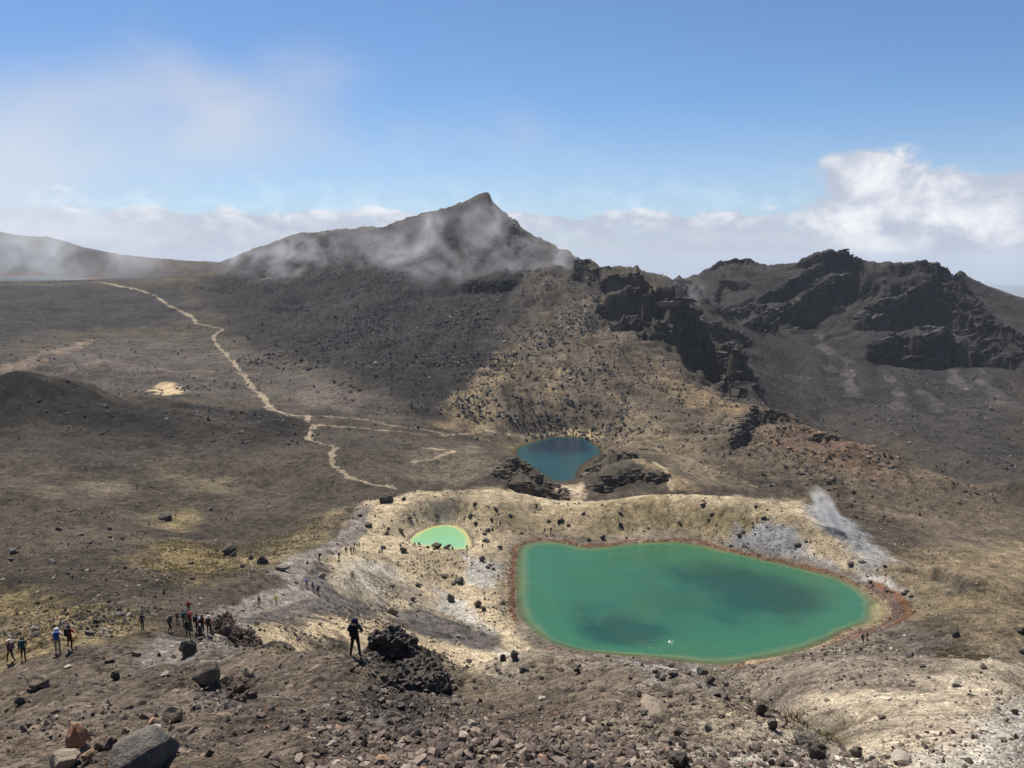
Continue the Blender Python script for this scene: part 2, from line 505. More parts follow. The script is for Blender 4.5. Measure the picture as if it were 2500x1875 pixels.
RUBBLE = mask_of(world_poly([(560, 1660), (605, 1660), (595, 1720), (560, 1730), (520, 1700)]), 0.6, 0.6, 3)
LAVA = np.maximum(LAVA, RUBBLE * 0.8)
OUT2 = mask_of(world_poly([(1235, 1120), (1262, 1105), (1300, 1145), (1345, 1180), (1400, 1215), (1330, 1212), (1240, 1185), (1215, 1170)]), 3, 3, 14)
OUT2 = np.maximum(OUT2, mask_of(world_poly([(1425, 1150), (1470, 1112), (1540, 1105), (1610, 1140), (1640, 1185), (1560, 1200), (1470, 1200), (1420, 1190)]), 3, 3, 14))
shore = np.minimum(np.minimum(np.abs(LAKE_SD['emerald']), np.abs(LAKE_SD['pool'])), np.minimum(np.abs(LAKE_SD['dark']), np.abs(LAKE_SD['far'])))
flatk = 0.25 + 0.75 * sstep(0, 14, shore)
front = (np.abs(A2) < math.radians(37)) & (D2 < 2600)

fl = np.where(D2 < 60, 1.35, 1.0) * flatk
lam = 170.0
k = 0
while lam > 0.09:
    rough = (0.070 if lam < 5 else 0.045 if lam < 9 else 0.022) + (0.060 if lam < 24 else 0.036) * FACE + 0.05 * MOUND
    rk = np.zeros(Z.shape)
    for msk, top, r in ((PEAKR, 34, 0.11), (CLIFF, 30, 0.20), (STRATA, 40, 0.085), (LAVA, 2.2, 0.16), (OUT2, 9, 0.13)):
        if lam < top:
            rough = rough + r * msk
            rk = np.maximum(rk, msk)
    w = sstep(2.0 * spacing, 4.5 * spacing, lam) * front * (1 - sstep(0.55, 1.1, lam / np.maximum(D2, 1)))
    # the largest waves stay small so that the laid-out land keeps its place
    w = w * (0.40 if lam > 40 else 1.0)
    m = w > 1e-3
    if m.any():
        nz = perlin(X[m] / lam, Y[m] / lam, 60 + k)
        rid = (0.27 - np.abs(perlin(X[m] / lam * 0.8, Y[m] / lam * 0.8, 90 + k))) * 1.5
        Z[m] += w[m] * (rough * fl)[m] * lam * (nz * (1 - rk[m]) + rid * rk[m])
    lam /= 1.87
    k += 1
# gullies down the big faces, following the fall of the slope
zs = Z.copy()
for _ in range(3):
    zs[1:-1, 1:-1] = (zs[:-2, 1:-1] + zs[2:, 1:-1] + zs[1:-1, :-2] + zs[1:-1, 2:]) / 4
RIGHTF = sstep(math.radians(3), math.radians(9), A2) * FACE
BASIN = mask_of(world_poly([(1870, 900), (2000, 850), (2400, 880), (2540, 900), (2540, 1100), (2300, 1060), (2000, 1020), (1880, 950)]), 40, 20)


def grooves(x, y, ang, wide, long_, seed):
    c, s_ = math.cos(ang), math.sin(ang)
    u, v = x * c + y * s_, -x * s_ + y * c
    u = u + 0.35 * wide * perlin(x / (wide * 2.5), y / (wide * 2.5), seed + 7)
    return perlin(u / wide, v / long_, seed) + 0.5 * perlin(u / wide * 2.1, v / long_ * 1.7, seed + 1)


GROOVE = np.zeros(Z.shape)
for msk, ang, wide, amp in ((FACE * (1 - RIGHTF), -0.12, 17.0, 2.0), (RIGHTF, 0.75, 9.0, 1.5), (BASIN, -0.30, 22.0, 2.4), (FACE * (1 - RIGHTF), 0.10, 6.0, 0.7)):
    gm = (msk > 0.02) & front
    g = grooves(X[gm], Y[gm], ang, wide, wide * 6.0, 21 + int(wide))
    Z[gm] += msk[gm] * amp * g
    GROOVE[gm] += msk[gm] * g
# inclined lava beds of the far ridge: ledges and cliffs
sm = (STRATA > 0.02) & front
for T, kk in ((11.0, 0.55),):
    q = (Z[sm] - 0.30 * X[sm] + 0.05 * Y[sm] + 16 * fbm(X[sm], Y[sm], 150, 4, 31)) / T
    fr = q - np.floor(q)
    bed = 0.5 + 1.1 * perlin(np.floor(q) * 3.7 + X[sm] / 130.0, X[sm] / 110.0 + Y[sm] / 150.0, 77 + int(T))
    Z[sm] += STRATA[sm] * T * kk * np.clip(bed, 0, 1) * (sstep(0.55, 0.78, fr) - fr)
cm = (CLIFF > 0.02) & front
q = (Z[cm] - 0.22 * X[cm] + 6 * fbm(X[cm], Y[cm], 60, 3, 33)) / 10.0
fr = q - np.floor(q)
Z[cm] += CLIFF[cm] * 10.0 * 0.7 * (sstep(0.50, 0.76, fr) - fr)
# bands of cliff: a drop across a line that runs over the slope (left to right, far side high)
CL_LINES = [
    ([(1870, 735), (1930, 695), (2000, 655), (2065, 625), (2098, 634)], 13), ([(1890, 775), (1950, 740), (2030, 702), (2075, 672), (2105, 652)], 20),
    ([(1950, 800), (2010, 750), (2100, 708), (2160, 695)], 9), ([(1930, 790), (1975, 752), (2035, 752), (2045, 770)], 17),
    ([(2150, 722), (2220, 696), (2310, 676)], 9), ([(2130, 765), (2200, 735), (2270, 708), (2330, 700)], 17), ([(2100, 800), (2170, 775), (2250, 745), (2340, 715)], 20),
    ([(2150, 858), (2200, 826), (2260, 834), (2330, 800)], 18), ([(2250, 780), (2310, 760), (2360, 750), (2395, 790)], 23), ([(2310, 830), (2370, 815), (2420, 850)], 17),
    ([(2120, 840), (2160, 868), (2220, 885), (2290, 880), (2340, 862)], 18), ([(2380, 840), (2440, 855), (2490, 890)], 18),
    ([(1760, 765), (1830, 745), (1880, 765)], 8), ([(1815, 795), (1850, 782), (1895, 792)], 15), ([(1700, 700), (1760, 690), (1830, 700)], 6),
    ([(1470, 702), (1530, 692), (1575, 694)], 13), ([(1470, 762), (1540, 745), (1600, 750), (1645, 768)], 22), ([(1500, 805), (1560, 796), (1625, 800)], 17),
    ([(1590, 830), (1650, 815), (1700, 835)], 13), ([(1650, 800), (1700, 800), (1755, 842), (1795, 892), (1825, 950)], 24), ([(1700, 880), (1750, 900), (1790, 950)], 15),
    ([(1790, 1090), (1815, 1045), (1845, 1000)], 7), ([(1870, 1012), (1910, 1014), (1945, 1030)], 6), ([(1990, 1066), (2040, 1076)], 4),
    ([(1140, 695), (1200, 702), (1260, 690)], 9), ([(1160, 645), (1230, 632), (1290, 640)], 8), ([(1190, 600), (1290, 598)], 7), ([(1225, 545), (1275, 570)], 6), ([(1395, 625), (1420, 650), (1465, 672)], 12),
    ([(1222, 1160), (1262, 1128), (1300, 1158), (1345, 1188), (1392, 1216)], 4), ([(1240, 1186), (1330, 1207)], 3), ([(1428, 1160), (1465, 1122), (1540, 1118)], 4), ([(1450, 1195), (1540, 1158), (1630, 1170)], 4),
    ([(2262, 1392), (2300, 1402), (2360, 1440)], 3), ([(1290, 1235), (1320, 1233)], 1),
    ([(1735, 660), (1765, 642), (1800, 637), (1850, 645)], 6), ([(1950, 648), (2000, 628), (2065, 616), (2100, 636)], 7), ([(2170, 648), (2260, 644), (2300, 655), (2330, 672), (2350, 705)], 8),
    ([(2340, 715), (2370, 755), (2410, 810), (2450, 850)], 16), ([(2420, 790), (2470, 810), (2520, 850)], 9), ([(1700, 770), (1770, 800), (1830, 830)], 7),
]
for ci, (pl, hgt) in enumerate(CL_LINES):
    line = np.array([hit(px, py)[:2] for px, py in pl])
    wid = hgt * 1.5 + 3
    r = wid * 2.4
    m = (X > line[:, 0].min() - r) & (X < line[:, 0].max() + r) & (Y > line[:, 1].min() - r) & (Y < line[:, 1].max() + r)
    if not m.any():
        continue
    x, y = X[m], Y[m]
    wob = hgt * 0.32
    xx, yy = x + wob * fbm(x, y, hgt * 1.6, 4, 200 + ci, 0.6), y + wob * fbm(x, y, hgt * 1.6, 4, 240 + ci, 0.6)
    best, sg, tt = np.full(x.shape, 1e18), np.zeros(x.shape), np.zeros(x.shape)
    n = len(line) - 1
    for k in range(n):
        (ax, ay), (bx, by) = line[k], line[k + 1]
        ex, ey = bx - ax, by - ay
        L = ex * ex + ey * ey + 1e-9
        t = ((xx - ax) * ex + (yy - ay) * ey) / L
        tc_ = np.clip(t, 0, 1)
        d2 = (xx - ax - tc_ * ex) ** 2 + (yy - ay - tc_ * ey) ** 2
        mm = d2 < best
        best[mm] = d2[mm]
        sg[mm] = (np.sign(ex * (yy - ay) - ey * (xx - ax)) * np.sqrt(d2))[mm]
        tt[mm] = ((k + t) / n)[mm]
    end = sstep(-0.08, 0.10, tt) * sstep(1.08, 0.90, tt)
    sharp = 0.07 * hgt + 0.5
    dz = hgt * np.where(sg > 0, 0.16 if ci < 15 or ci > 34 else 0.34, 0.84 if ci < 15 or ci > 34 else 0.66) * np.tanh(sg / sharp) * np.exp(-(sg / wid) ** 2)
    Z[m] += end * dz
lm = LAVA > 0.02
q = (Z[lm] + 1.0 * fbm(X[lm], Y[lm], 3.0, 3, 35)) / 1.7
fr = q - np.floor(q)
Z[lm] += LAVA[lm] * 1.7 * 0.6 * (sstep(0.5, 0.8, fr) - fr)
# the skylines, fitted to their outline
def skyline(pl, d_lo, d_hi, s_, jag, seed):
    pl = np.array(pl, float)
    ta = np.array([ray(px, py)[0] for px, py in pl])
    te = np.array([ray(px, py)[1] for px, py in pl])
    rsel = np.where((rows > d_lo) & (rows < d_hi))[0]
    for j in range(len(side), NC - len(side)):
        if not (ta[0] <= azs[j] <= ta[-1]):
            continue
        want = np.interp(azs[j], ta, te)
        cur = (Z[rsel, j] - CZ) / rows[rsel]
        k = int(np.argmax(cur))
        dstar = rows[rsel][k]
        u = azs[j] * dstar
        dz = dstar * (want - cur[k]) + jag * float(perlin(np.array([u / 7.0]), np.array([0.5]), seed)[0] + 0.6 * perlin(np.array([u / 2.6]), np.array([0.7]), seed + 1)[0])
        edge = min(1.0, (azs[j] - ta[0]) / 0.006, (ta[-1] - azs[j]) / 0.006)
        Z[:, j] += edge * dz * np.exp(-((rows - dstar) / s_) ** 2)


MAIN_SKY = [(540, 638), (600, 615), (640, 600), (680, 585), (700, 577), (735, 569), (800, 563), (880, 555), (910, 553), (930, 556), (945, 552), (960, 543), (983, 534), (1044, 518), (1105, 502), (1146, 485),
            (1170, 473), (1182, 468), (1194, 470), (1199, 480), (1203, 489), (1211, 498), (1227, 514), (1240, 524), (1247, 532), (1264, 540), (1271, 555), (1308, 577), (1330, 588), (1357, 597), (1363, 604), (1390, 613), (1400, 625),
            (1412, 631), (1445, 634), (1456, 645), (1466, 663), (1480, 666), (1485, 659), (1510, 651), (1530, 656), (1557, 649), (1563, 658), (1575, 664), (1600, 668), (1625, 672), (1640, 682), (1690, 680)]
RIGHT_SKY = [(1690, 680), (1700, 672), (1730, 655), (1760, 637), (1790, 633), (1830, 634), (1845, 643), (1870, 648), (1900, 646), (1945, 641), (1960, 630), (2000, 614), (2030, 609), (2045, 613), (2064, 608), (2073, 619),
             (2098, 631), (2140, 640), (2200, 641), (2245, 637), (2258, 633), (2266, 641), (2292, 643), (2300, 656), (2318, 657), (2323, 672), (2333, 677), (2342, 684)]
skyline([(-40, 562), (0, 566), (50, 575), (100, 578), (110, 576), (150, 586), (200, 602), (250, 613), (300, 622), (400, 632), (470, 637), (540, 640)], 1350, 2000, 120, 0.8, 300)
skyline(MAIN_SKY, 690, 1250, 38, 1.5, 310)
skyline(RIGHT_SKY, 800, 1250, 34, 1.7, 320)
# lakes: shores, beds
for kk, (h, _) in LAKES.items():
    L, sd = CZ - h, LAKE_SD[kk]
    wide = {'emerald': 11.0, 'pool': 5.0, 'dark': 10.0, 'far': 60.0}[kk]
    slope = {'emerald': 0.10, 'pool': 0.12, 'dark': 0.12, 'far': 0.03}[kk]
    m = (sd > 0) & (sd < wide * 1.6)
    t = sstep(0, wide * 1.6, sd[m])
    tgt = L + 0.02 + slope * sd[m]
    Z[m] = tgt * (1 - t) + np.maximum(Z[m], L + 0.05 + 0.02 * sd[m]) * t
    m = sd <= 0
    Z[m] = L + 0.02 + np.maximum(0.16 * sd[m], -4.0)
# the far lake is seen over the lip in front of it: keep the lip low
# ------------------------------------------------------------------ colours of the ground (albedo)
C = np.zeros(Z.shape + (3,))
C[:] = (0.072, 0.058, 0.043)
big = fbm(X, Y, 60, 4, 50)
mid_n = fbm(X, Y, 9, 4, 52)


def lay(m, col):
    C[:] = C * (1 - m[..., None]) + np.array(col) * m[..., None]


def paint(pp, col, feather, warp=None, k=1.0, lam=None, seed=3):
    warp = feather * 1.2 if warp is None else warp
    lay(mask_of(world_poly(pp), feather, warp, lam or warp * 3, seed) * k, col)


lay(sstep(75, 40, D2 + 8 * mid_n), (0.132, 0.104, 0.078))
lay(sstep(2200, 5000, D2), (0.06, 0.075, 0.06))
# mountain faces of dark scree; the peak's tone also has cloud shadow painted in
DARK = (0.025, 0.023, 0.023)
paint([(470, 690), (640, 605), (800, 566), (930, 556), (1180, 474), (1330, 596), (1470, 680), (1430, 760), (1330, 800), (1270, 850), (1225, 900), (1160, 960), (1110, 1000), (1030, 1040), (900, 960), (760, 900), (640, 850), (560, 800)], DARK, 16, 14)
paint([(-60, 700), (240, 692), (440, 700), (470, 775), (400, 800), (200, 800), (-60, 850)], (0.040, 0.037, 0.036), 14, 16)
paint([(-60, 560), (300, 620), (540, 643), (450, 672), (240, 688), (-60, 690)], (0.062, 0.058, 0.056), 40, 20)
paint([(1690, 690), (1760, 640), (2030, 616), (2100, 632), (2300, 655), (2500, 800), (2540, 1000), (2300, 1010), (2000, 1020), (1860, 960), (1760, 830)], (0.034, 0.031, 0.030), 25, 20)
paint([(2480, 745), (2400, 770), (2480, 880), (2560, 900)], (0.085, 0.068, 0.058), 25, 20)
paint([(1850, 970), (2000, 1010), (2300, 985), (2520, 980), (2540, 1200), (2400, 1180), (2200, 1080), (2000, 1045)], (0.044, 0.039, 0.035), 22, 16)
paint([(1290, 660), (1360, 640), (1480, 740), (1420, 850), (1300, 850), (1220, 900), (1240, 800)], (0.088, 0.073, 0.058), 16, 14, 0.8)
lay(sstep(ray(1660, 700)[0], ray(1720, 700)[0], A2) * sstep(760, 830, D2 + 25 * big) * sstep(1500, 1350, D2) * 0.9, (0.034, 0.031, 0.030))
# floor of the wide crater
paint([(0, 860), (300, 830), (520, 830), (560, 890), (640, 985), (400, 960), (0, 910)], (0.088, 0.074, 0.063), 25, 18)
paint([(640, 860), (900, 950), (1000, 1030), (850, 1010), (700, 1000), (620, 950)], (0.085, 0.072, 0.060), 20, 14)
paint([(720, 960), (800, 940), (880, 970), (840, 1000), (740, 1000)], (0.13, 0.104, 0.088), 10, 8, 0.85)
# dark lava hill on the left, blackened to paint cloud shadow; lava bands of the meadow
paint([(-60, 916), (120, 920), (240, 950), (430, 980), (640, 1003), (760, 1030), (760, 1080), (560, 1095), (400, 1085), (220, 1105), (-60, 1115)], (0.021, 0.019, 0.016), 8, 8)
paint([(-60, 1060), (250, 1060), (500, 1080), (700, 1075), (760, 1100), (500, 1130), (200, 1150), (-60, 1150)], (0.060, 0.050, 0.040), 12, 12, 0.7)
# brown slopes below the crags
paint([(1090, 1030), (1150, 960), (1260, 830), (1340, 760), (1480, 800), (1640, 860), (1760, 960), (1850, 990), (2000, 1062), (2250, 1150), (2460, 1245), (2300, 1270), (2000, 1225), (1700, 1110), (1500, 1060), (1330, 1040), (1180, 1050)], (0.114, 0.090, 0.065), 10, 8)
paint([(1060, 1040), (1120, 960), (1250, 850), (1270, 880), (1210, 960), (1220, 1030), (1130, 1056)], (0.205, 0.158, 0.096), 6, 6, 0.9)
paint([(1330, 900), (1380, 900), (1360, 1000), (1330, 980)], (0.20, 0.155, 0.095), 4, 5, 0.8)
paint([(1480, 1030), (1560, 1010), (1700, 1100), (1830, 1180), (1700, 1180), (1600, 1110), (1520, 1100)], (0.175, 0.140, 0.092), 5, 5, 0.8)
paint([(1600, 880), (1700, 940), (1850, 1000), (1830, 1040), (1700, 1000), (1620, 940)], (0.185, 0.135, 0.08), 5, 8, 0.75)
paint([(1880, 1020), (2000, 1070), (2250, 1160), (2200, 1200), (1990, 1140), (1880, 1080)], (0.155, 0.104, 0.072), 9, 8, 0.9)
paint([(1420, 720), (1520, 740), (1560, 760), (1500, 775), (1440, 750)], (0.21, 0.17, 0.12), 8, 10, 0.8)
paint([(1480, 690), (1500, 690), (1495, 720), (1480, 730)], (0.22, 0.18, 0.13), 5, 4, 0.9)
lay(CLIFF * 0.7, (0.050, 0.044, 0.040))
# hollow of the dark lake
paint([(1200, 1050), (1330, 1035), (1500, 1050), (1560, 1080), (1480, 1105), (1250, 1110)], (0.14, 0.112, 0.075), 5, 5, 0.8)
lay(OUT2 * 0.85, (0.070, 0.060, 0.047))
paint([(1355, 1062), (1400, 1046), (1470, 1052), (1466, 1068), (1440, 1072), (1400, 1064)], (0.40, 0.30, 0.17), 3, 3)
paint([(1350, 1184), (1415, 1182), (1428, 1205), (1405, 1222), (1375, 1200)], (0.52, 0.41, 0.29), 2, 2)
paint([(1540, 1120), (1640, 1150), (1700, 1190), (1640, 1196)], (0.24, 0.185, 0.11), 4, 4, 0.8)
paint([(1000, 1100), (1150, 1090), (1220, 1130), (1150, 1170), (1000, 1170)], (0.15, 0.125, 0.092), 8, 6, 0.7)
# tan mound round the lakes
TAN = (0.425, 0.343, 0.226)
paint([(760, 1400), (800, 1330), (870, 1260), (905, 1222), (1000, 1204), (1100, 1198), (1200, 1190), (1300, 1208), (1420, 1224), (1600, 1207), (1800, 1212), (1960, 1220), (2000, 1240), (2090, 1360), (2240, 1470), (2160, 1460), (2060, 1412), (1800, 1350), (1500, 1330), (1260, 1335), (1262, 1500), (1300, 1560), (1290, 1620), (1150, 1640), (1050, 1600), (900, 1500), (790, 1440)], TAN, 3, 4)
paint([(1450, 1228), (1800, 1220), (1950, 1290), (1850, 1340), (1600, 1310), (1450, 1310)], (0.225, 0.178, 0.100), 5, 6, 0.9)
paint([(1200, 1230), (1450, 1228), (1450, 1310), (1250, 1320)], (0.29, 0.23, 0.14), 5, 6, 0.7)
paint([(1775, 1340), (1800, 1300), (1850, 1270), (1880, 1270), (1960, 1325), (2040, 1385), (1960, 1380), (1850, 1355)], (0.31, 0.31, 0.315), 2.2, 2.5)
paint([(1960, 1250), (1995, 1232), (2100, 1302), (2190, 1372), (2150, 1400), (2080, 1345), (2000, 1290)], (0.30, 0.30, 0.30), 3, 3, 0.9)
paint([(2080, 1385), (2120, 1385), (2235, 1455), (2240, 1475), (2160, 1455), (2070, 1408)], (0.50, 0.485, 0.46), 1.5, 2)
paint([(830, 1365), (960, 1370), (1020, 1440), (980, 1480), (860, 1450), (800, 1420)], (0.40, 0.365, 0.305), 4, 4, 0.8)
paint([(930, 1420), (1010, 1410), (1050, 1450), (990, 1490), (920, 1460)], (0.14, 0.112, 0.082), 3, 4, 0.75)
paint([(1130, 1355), (1190, 1360), (1240, 1400), (1200, 1440), (1140, 1420)], (0.42, 0.40, 0.36), 2, 3, 0.9)
paint([(1050, 1420), (1120, 1450), (1190, 1540), (1120, 1520), (1060, 1470)], (0.40, 0.38, 0.345), 2, 3, 0.85)
paint([(1180, 1570), (1260, 1590), (1240, 1640), (1190, 1610)], (0.40, 0.375, 0.32), 2, 2.5, 0.7)
paint([(1060, 1235), (1100, 1225), (1110, 1260), (1070, 1270)], (0.30, 0.285, 0.26), 2, 2, 0.9)
# grey scree running off the ridge path
GREY = (0.118, 0.103, 0.092)
paint([(540, 1490), (640, 1474), (700, 1440), (690, 1395), (740, 1365), (790, 1362), (800, 1400), (830, 1440), (900, 1470), (980, 1500), (900, 1505), (800, 1500), (740, 1520), (620, 1535), (560, 1515)], GREY, 2.5, 3)
paint([(900, 1465), (1000, 1480), (1100, 1500), (1180, 1550), (1240, 1575), (1160, 1590), (1060, 1555), (960, 1525)], (0.112, 0.098, 0.088), 2, 3)
paint([(600, 1528), (700, 1532), (800, 1505), (900, 1515), (1000, 1560), (1120, 1620), (1080, 1650), (950, 1580), (850, 1560), (760, 1555), (680, 1592), (620, 1560)], (0.44, 0.35, 0.225), 2, 2.5, 0.95)
paint([(300, 1600), (500, 1560), (600, 1560), (900, 1600), (900, 1780), (0, 1870), (0, 1640)], (0.125, 0.102, 0.080), 3, 3, 0.6)
# yellow grass ground of the meadow
paint([(340, 1345), (420, 1315), (540, 1330), (590, 1390), (480, 1420), (370, 1390)], (0.20, 0.152, 0.075), 5, 5, 0.9)
paint([(380, 1240), (470, 1235), (490, 1260), (440, 1300), (385, 1290)], (0.235, 0.185, 0.10), 4, 4, 0.75)
paint([(-60, 1460), (150, 1470), (300, 1490), (340, 1520), (230, 1560), (60, 1595), (-60, 1610)], (0.235, 0.182, 0.096), 4, 5, 0.95)
paint([(560, 1400), (660, 1330), (780, 1250), (850, 1240), (800, 1330), (680, 1390)], (0.185, 0.148, 0.085), 5, 5, 0.8)
paint([(480, 1170), (560, 1165), (560, 1190), (480, 1195)], (0.19, 0.155, 0.10), 5, 5, 0.7)
paint([(100, 1190), (250, 1170), (280, 1200), (120, 1210)], (0.165, 0.135, 0.095), 6, 8, 0.7)
paint([(420, 1000), (560, 1010), (620, 1050), (520, 1090), (450, 1040)], (0.060, 0.050, 0.040), 8, 8, 0.7)
paint([(700, 1030), (900, 1050), (1000, 1085), (950, 1120), (800, 1075)], (0.058, 0.049, 0.040), 8, 8, 0.7)
paint([(360, 1150), (460, 1130), (470, 1170), (360, 1180)], (0.17, 0.14, 0.095), 8, 8, 0.6)
paint([(2180, 1160), (2400, 1190), (2560, 1250), (2560, 1330), (2300, 1320), (2150, 1280), (2060, 1230)], (0.125, 0.098, 0.070), 12, 8, 0.9)
paint([(2180, 1400), (2300, 1330), (2540, 1310), (2560, 1580), (2400, 1590), (2250, 1530), (2230, 1480)], (0.185, 0.145, 0.092), 7, 7, 0.95)
paint([(2480, 1420), (2400, 1430), (2300, 1450), (2380, 1475), (2480, 1450)], (0.22, 0.17, 0.10), 4, 4, 0.7)
paint([(640, 1680), (760, 1640), (900, 1640), (935, 1690), (900, 1770), (800, 1785), (680, 1740)], (0.105, 0.084, 0.066), 1.5, 1.5, 0.8)  # shading of the bowl left of the outcrop, painted as darker brown
# pale ground on the right
paint([(1960, 1690), (2200, 1640), (2540, 1590), (2540, 1900), (2120, 1900), (2010, 1790)], (0.43, 0.36, 0.265), 5, 5)
paint([(2120, 1890), (2250, 1820), (2540, 1700), (2560, 1900)], (0.50, 0.47, 0.41), 3, 4, 0.85)
paint([(2200, 1810), (2380, 1770), (2420, 1790), (2300, 1830)], (0.36, 0.27, 0.21), 2, 3, 0.8)
paint([(1300, 1600), (1500, 1600), (1800, 1635), (2080, 1540), (2180, 1540), (2300, 1560), (2200, 1680), (1950, 1700), (1700, 1660), (1350, 1640)], (0.205, 0.170, 0.135), 4, 4, 0.9)
paint([(2150, 1540), (2230, 1530), (2300, 1570), (2200, 1580)], (0.135, 0.112, 0.092), 3, 3, 0.8)
paint([(1870, 1720), (2060, 1745), (2050, 1790), (1940, 1790)], (0.13, 0.105, 0.055), 3, 3, 0.8)
paint([(2250, 1390), (2300, 1400), (2380, 1450), (2330, 1440)], (0.055, 0.048, 0.042), 3, 3, 0.9)
paint([(1580, 1630), (1700, 1620), (1720, 1640), (1600, 1660)], (0.46, 0.45, 0.43), 1.5, 1.5, 0.9)
lay(LAVA * 0.9, (0.052, 0.046, 0.042))
lay(RUBBLE * 0.8, (0.075, 0.045, 0.038))
# sandy flat left of the trail
paint([(362, 955), (380, 940), (405, 931), (432, 936), (450, 955), (425, 963), (398, 967)], (0.50, 0.385, 0.235), 2.5, 4, 1.0, 25)
# rusty and dark rims of the lakes
sd = LAKE_SD['emerald']
band = sd + 0.9 * fbm(X, Y, 5, 4, 71)
lay(sstep(5.5, 1.5, sd + 0.8 * mid_n) * 0.85 * (sd > -3), (0.165, 0.140, 0.115))
west = 1 - mask_of(np.array([at_h(1200, 1530, 75), at_h(1290, 1515, 75), at_h(1330, 1545, 75), at_h(1500, 1585, 75), at_h(1760, 1610, 75), at_h(1780, 1660, 75), at_h(1300, 1660, 75)]), 3)
lay(sstep(1.35, 0.9, band) * sstep(-0.2, 0.4, band) * west, (0.170, 0.082, 0.043))
east = mask_of(np.array([at_h(1760, 1600, 75), at_h(2100, 1515, 75), at_h(2100, 1430, 75), at_h(2290, 1430, 75), at_h(2290, 1540, 75), at_h(1800, 1670, 75)]), 2)
bb = sd + 0.6 * fbm(X, Y, 7, 3, 72)
lay(east * sstep(5.0, 3.6, bb) * sstep(0.2, 1.0, bb), (0.150, 0.108, 0.085))
lay(east * sstep(5.4, 4.4, bb) * sstep(2.6, 3.6, bb), (0.175, 0.090, 0.050))
lay(east * sstep(1.6, 1.0, bb) * sstep(-0.3, 0.4, bb), (0.34, 0.27, 0.17))
lay(sstep(0.2, -0.6, sd), (0.135, 0.125, 0.065))
lay(sstep(0.4, -0.6, sd) * mask_of(np.array([at_h(2040, 1420, 75), at_h(2130, 1440, 75), at_h(2200, 1500, 75), at_h(2100, 1550, 75), at_h(2085, 1500, 75)]), 4, 2, 9), (0.50, 0.40, 0.23))
sd = LAKE_SD['pool']
lay(sstep(1.6, 0.3, sd + 0.4 * mid_n) * (sd > -0.1), (0.20, 0.165, 0.125))
lay(sstep(0.1, -0.3, sd), (0.55, 0.47, 0.22))
sd = LAKE_SD['dark']
lay(sstep(2.5, 0.5, sd + 0.8 * mid_n), (0.085, 0.060, 0.030))
sd = LAKE_SD['far']
lay(sstep(40, 5, sd), (0.12, 0.095, 0.078))


# paths trodden into the ground
def path(pp, width, col, k=1.0, wob=0.5):
    line = np.array([hit(px, py)[:2] for px, py in pp])
    r = width * 3 + 3
    m = (X > line[:, 0].min() - r) & (X < line[:, 0].max() + r) & (Y > line[:, 1].min() - r) & (Y < line[:, 1].max() + r)
    d = line_dist(line, X[m], Y[m]) + wob * width * fbm(X[m], Y[m], width * 4, 3, 81)
    t = np.zeros(Z.shape)
    t[m] = sstep(width * 0.62, width * 0.38, d) * k
    Z[m] -= sstep(width * 0.7, width * 0.2, d) * 0.04 * width * k
    lay(t, col)


PC = (0.30, 0.245, 0.17)
path([(225, 688), (280, 695), (330, 705), (380, 722), (410, 745), (470, 775), (480, 790), (545, 803), (520, 820), (528, 840), (545, 858), (556, 872), (585, 905), (612, 938), (645, 970), (660, 1000), (705, 1012), (755, 1016)], 2.8, PC, 0.95, 0.6)
path([(755, 1016), (748, 1028), (768, 1038), (758, 1055), (752, 1072), (790, 1085), (820, 1092), (808, 1108), (812, 1135), (850, 1165), (900, 1182), (960, 1190)], 1.8, PC, 0.95, 0.6)
path([(755, 1016), (900, 1025), (960, 1040), (1050, 1052), (1100, 1062), (1150, 1058)], 1.9, PC, 0.7)
path([(770, 1038), (900, 1046), (1000, 1056), (1070, 1064), (1150, 1058), (1230, 1060), (1350, 1056)], 1.7, PC, 0.95)
path([(1150, 1058), (1190, 1075), (1250, 1092)], 1.4, (0.24, 0.185, 0.11), 0.8)
path([(1010, 1128), (1060, 1120), (1110, 1100), (1060, 1095), (1030, 1092)], 1.8, (0.33, 0.26, 0.18), 0.9)
path([(1480, 960), (1520, 985), (1580, 1020), (1640, 1070), (1560, 1060), (1500, 1080)], 2.0, (0.24, 0.185, 0.11), 0.7)
path([(1510, 1090), (1550, 1082), (1600, 1095), (1660, 1115), (1750, 1150), (1850, 1190)], 1.2, (0.26, 0.205, 0.135), 0.9)
path([(1600, 1130), (1630, 1160), (1640, 1195)], 1.8, (0.36, 0.29, 0.19), 0.9)
path([(1205, 1192), (1230, 1240), (1200, 1280), (1215, 1320), (1240, 1350), (1235, 1420), (1240, 1500), (1250, 1540)], 1.2, (0.34, 0.27, 0.17), 0.7)
path([(470, 1600), (500, 1560), (560, 1497), (640, 1477), (745, 1446), (700, 1400), (725, 1370), (790, 1346), (870, 1290), (890, 1240)], 4.6, (0.20, 0.175, 0.150), 0.97, 0.2)
path([(0, 905), (60, 880), (120, 860), (230, 828)], 7.0, (0.165, 0.128, 0.096), 0.95, 1.0)
path([(0, 912), (90, 890), (200, 845)], 6.0, (0.155, 0.12, 0.092), 0.9, 1.0)
path([(140, 912), (190, 898), (250, 880), (420, 905), (640, 915)], 4.0, (0.135, 0.108, 0.088), 0.9, 1.0)
path([(600, 930), (450, 915), (300, 920)], 3.5, (0.125, 0.10, 0.085), 0.7, 1.0)
path([(370, 820), (440, 800)], 3.0, (0.13, 0.105, 0.08), 0.7, 1.0)
path([(460, 880), (470, 850), (500, 830)], 3.0, (0.125, 0.10, 0.08), 0.7, 1.0)
path([(650, 680), (690, 640), (730, 605), (780, 575)], 9.0, (0.105, 0.088, 0.076), 0.6, 1.2)
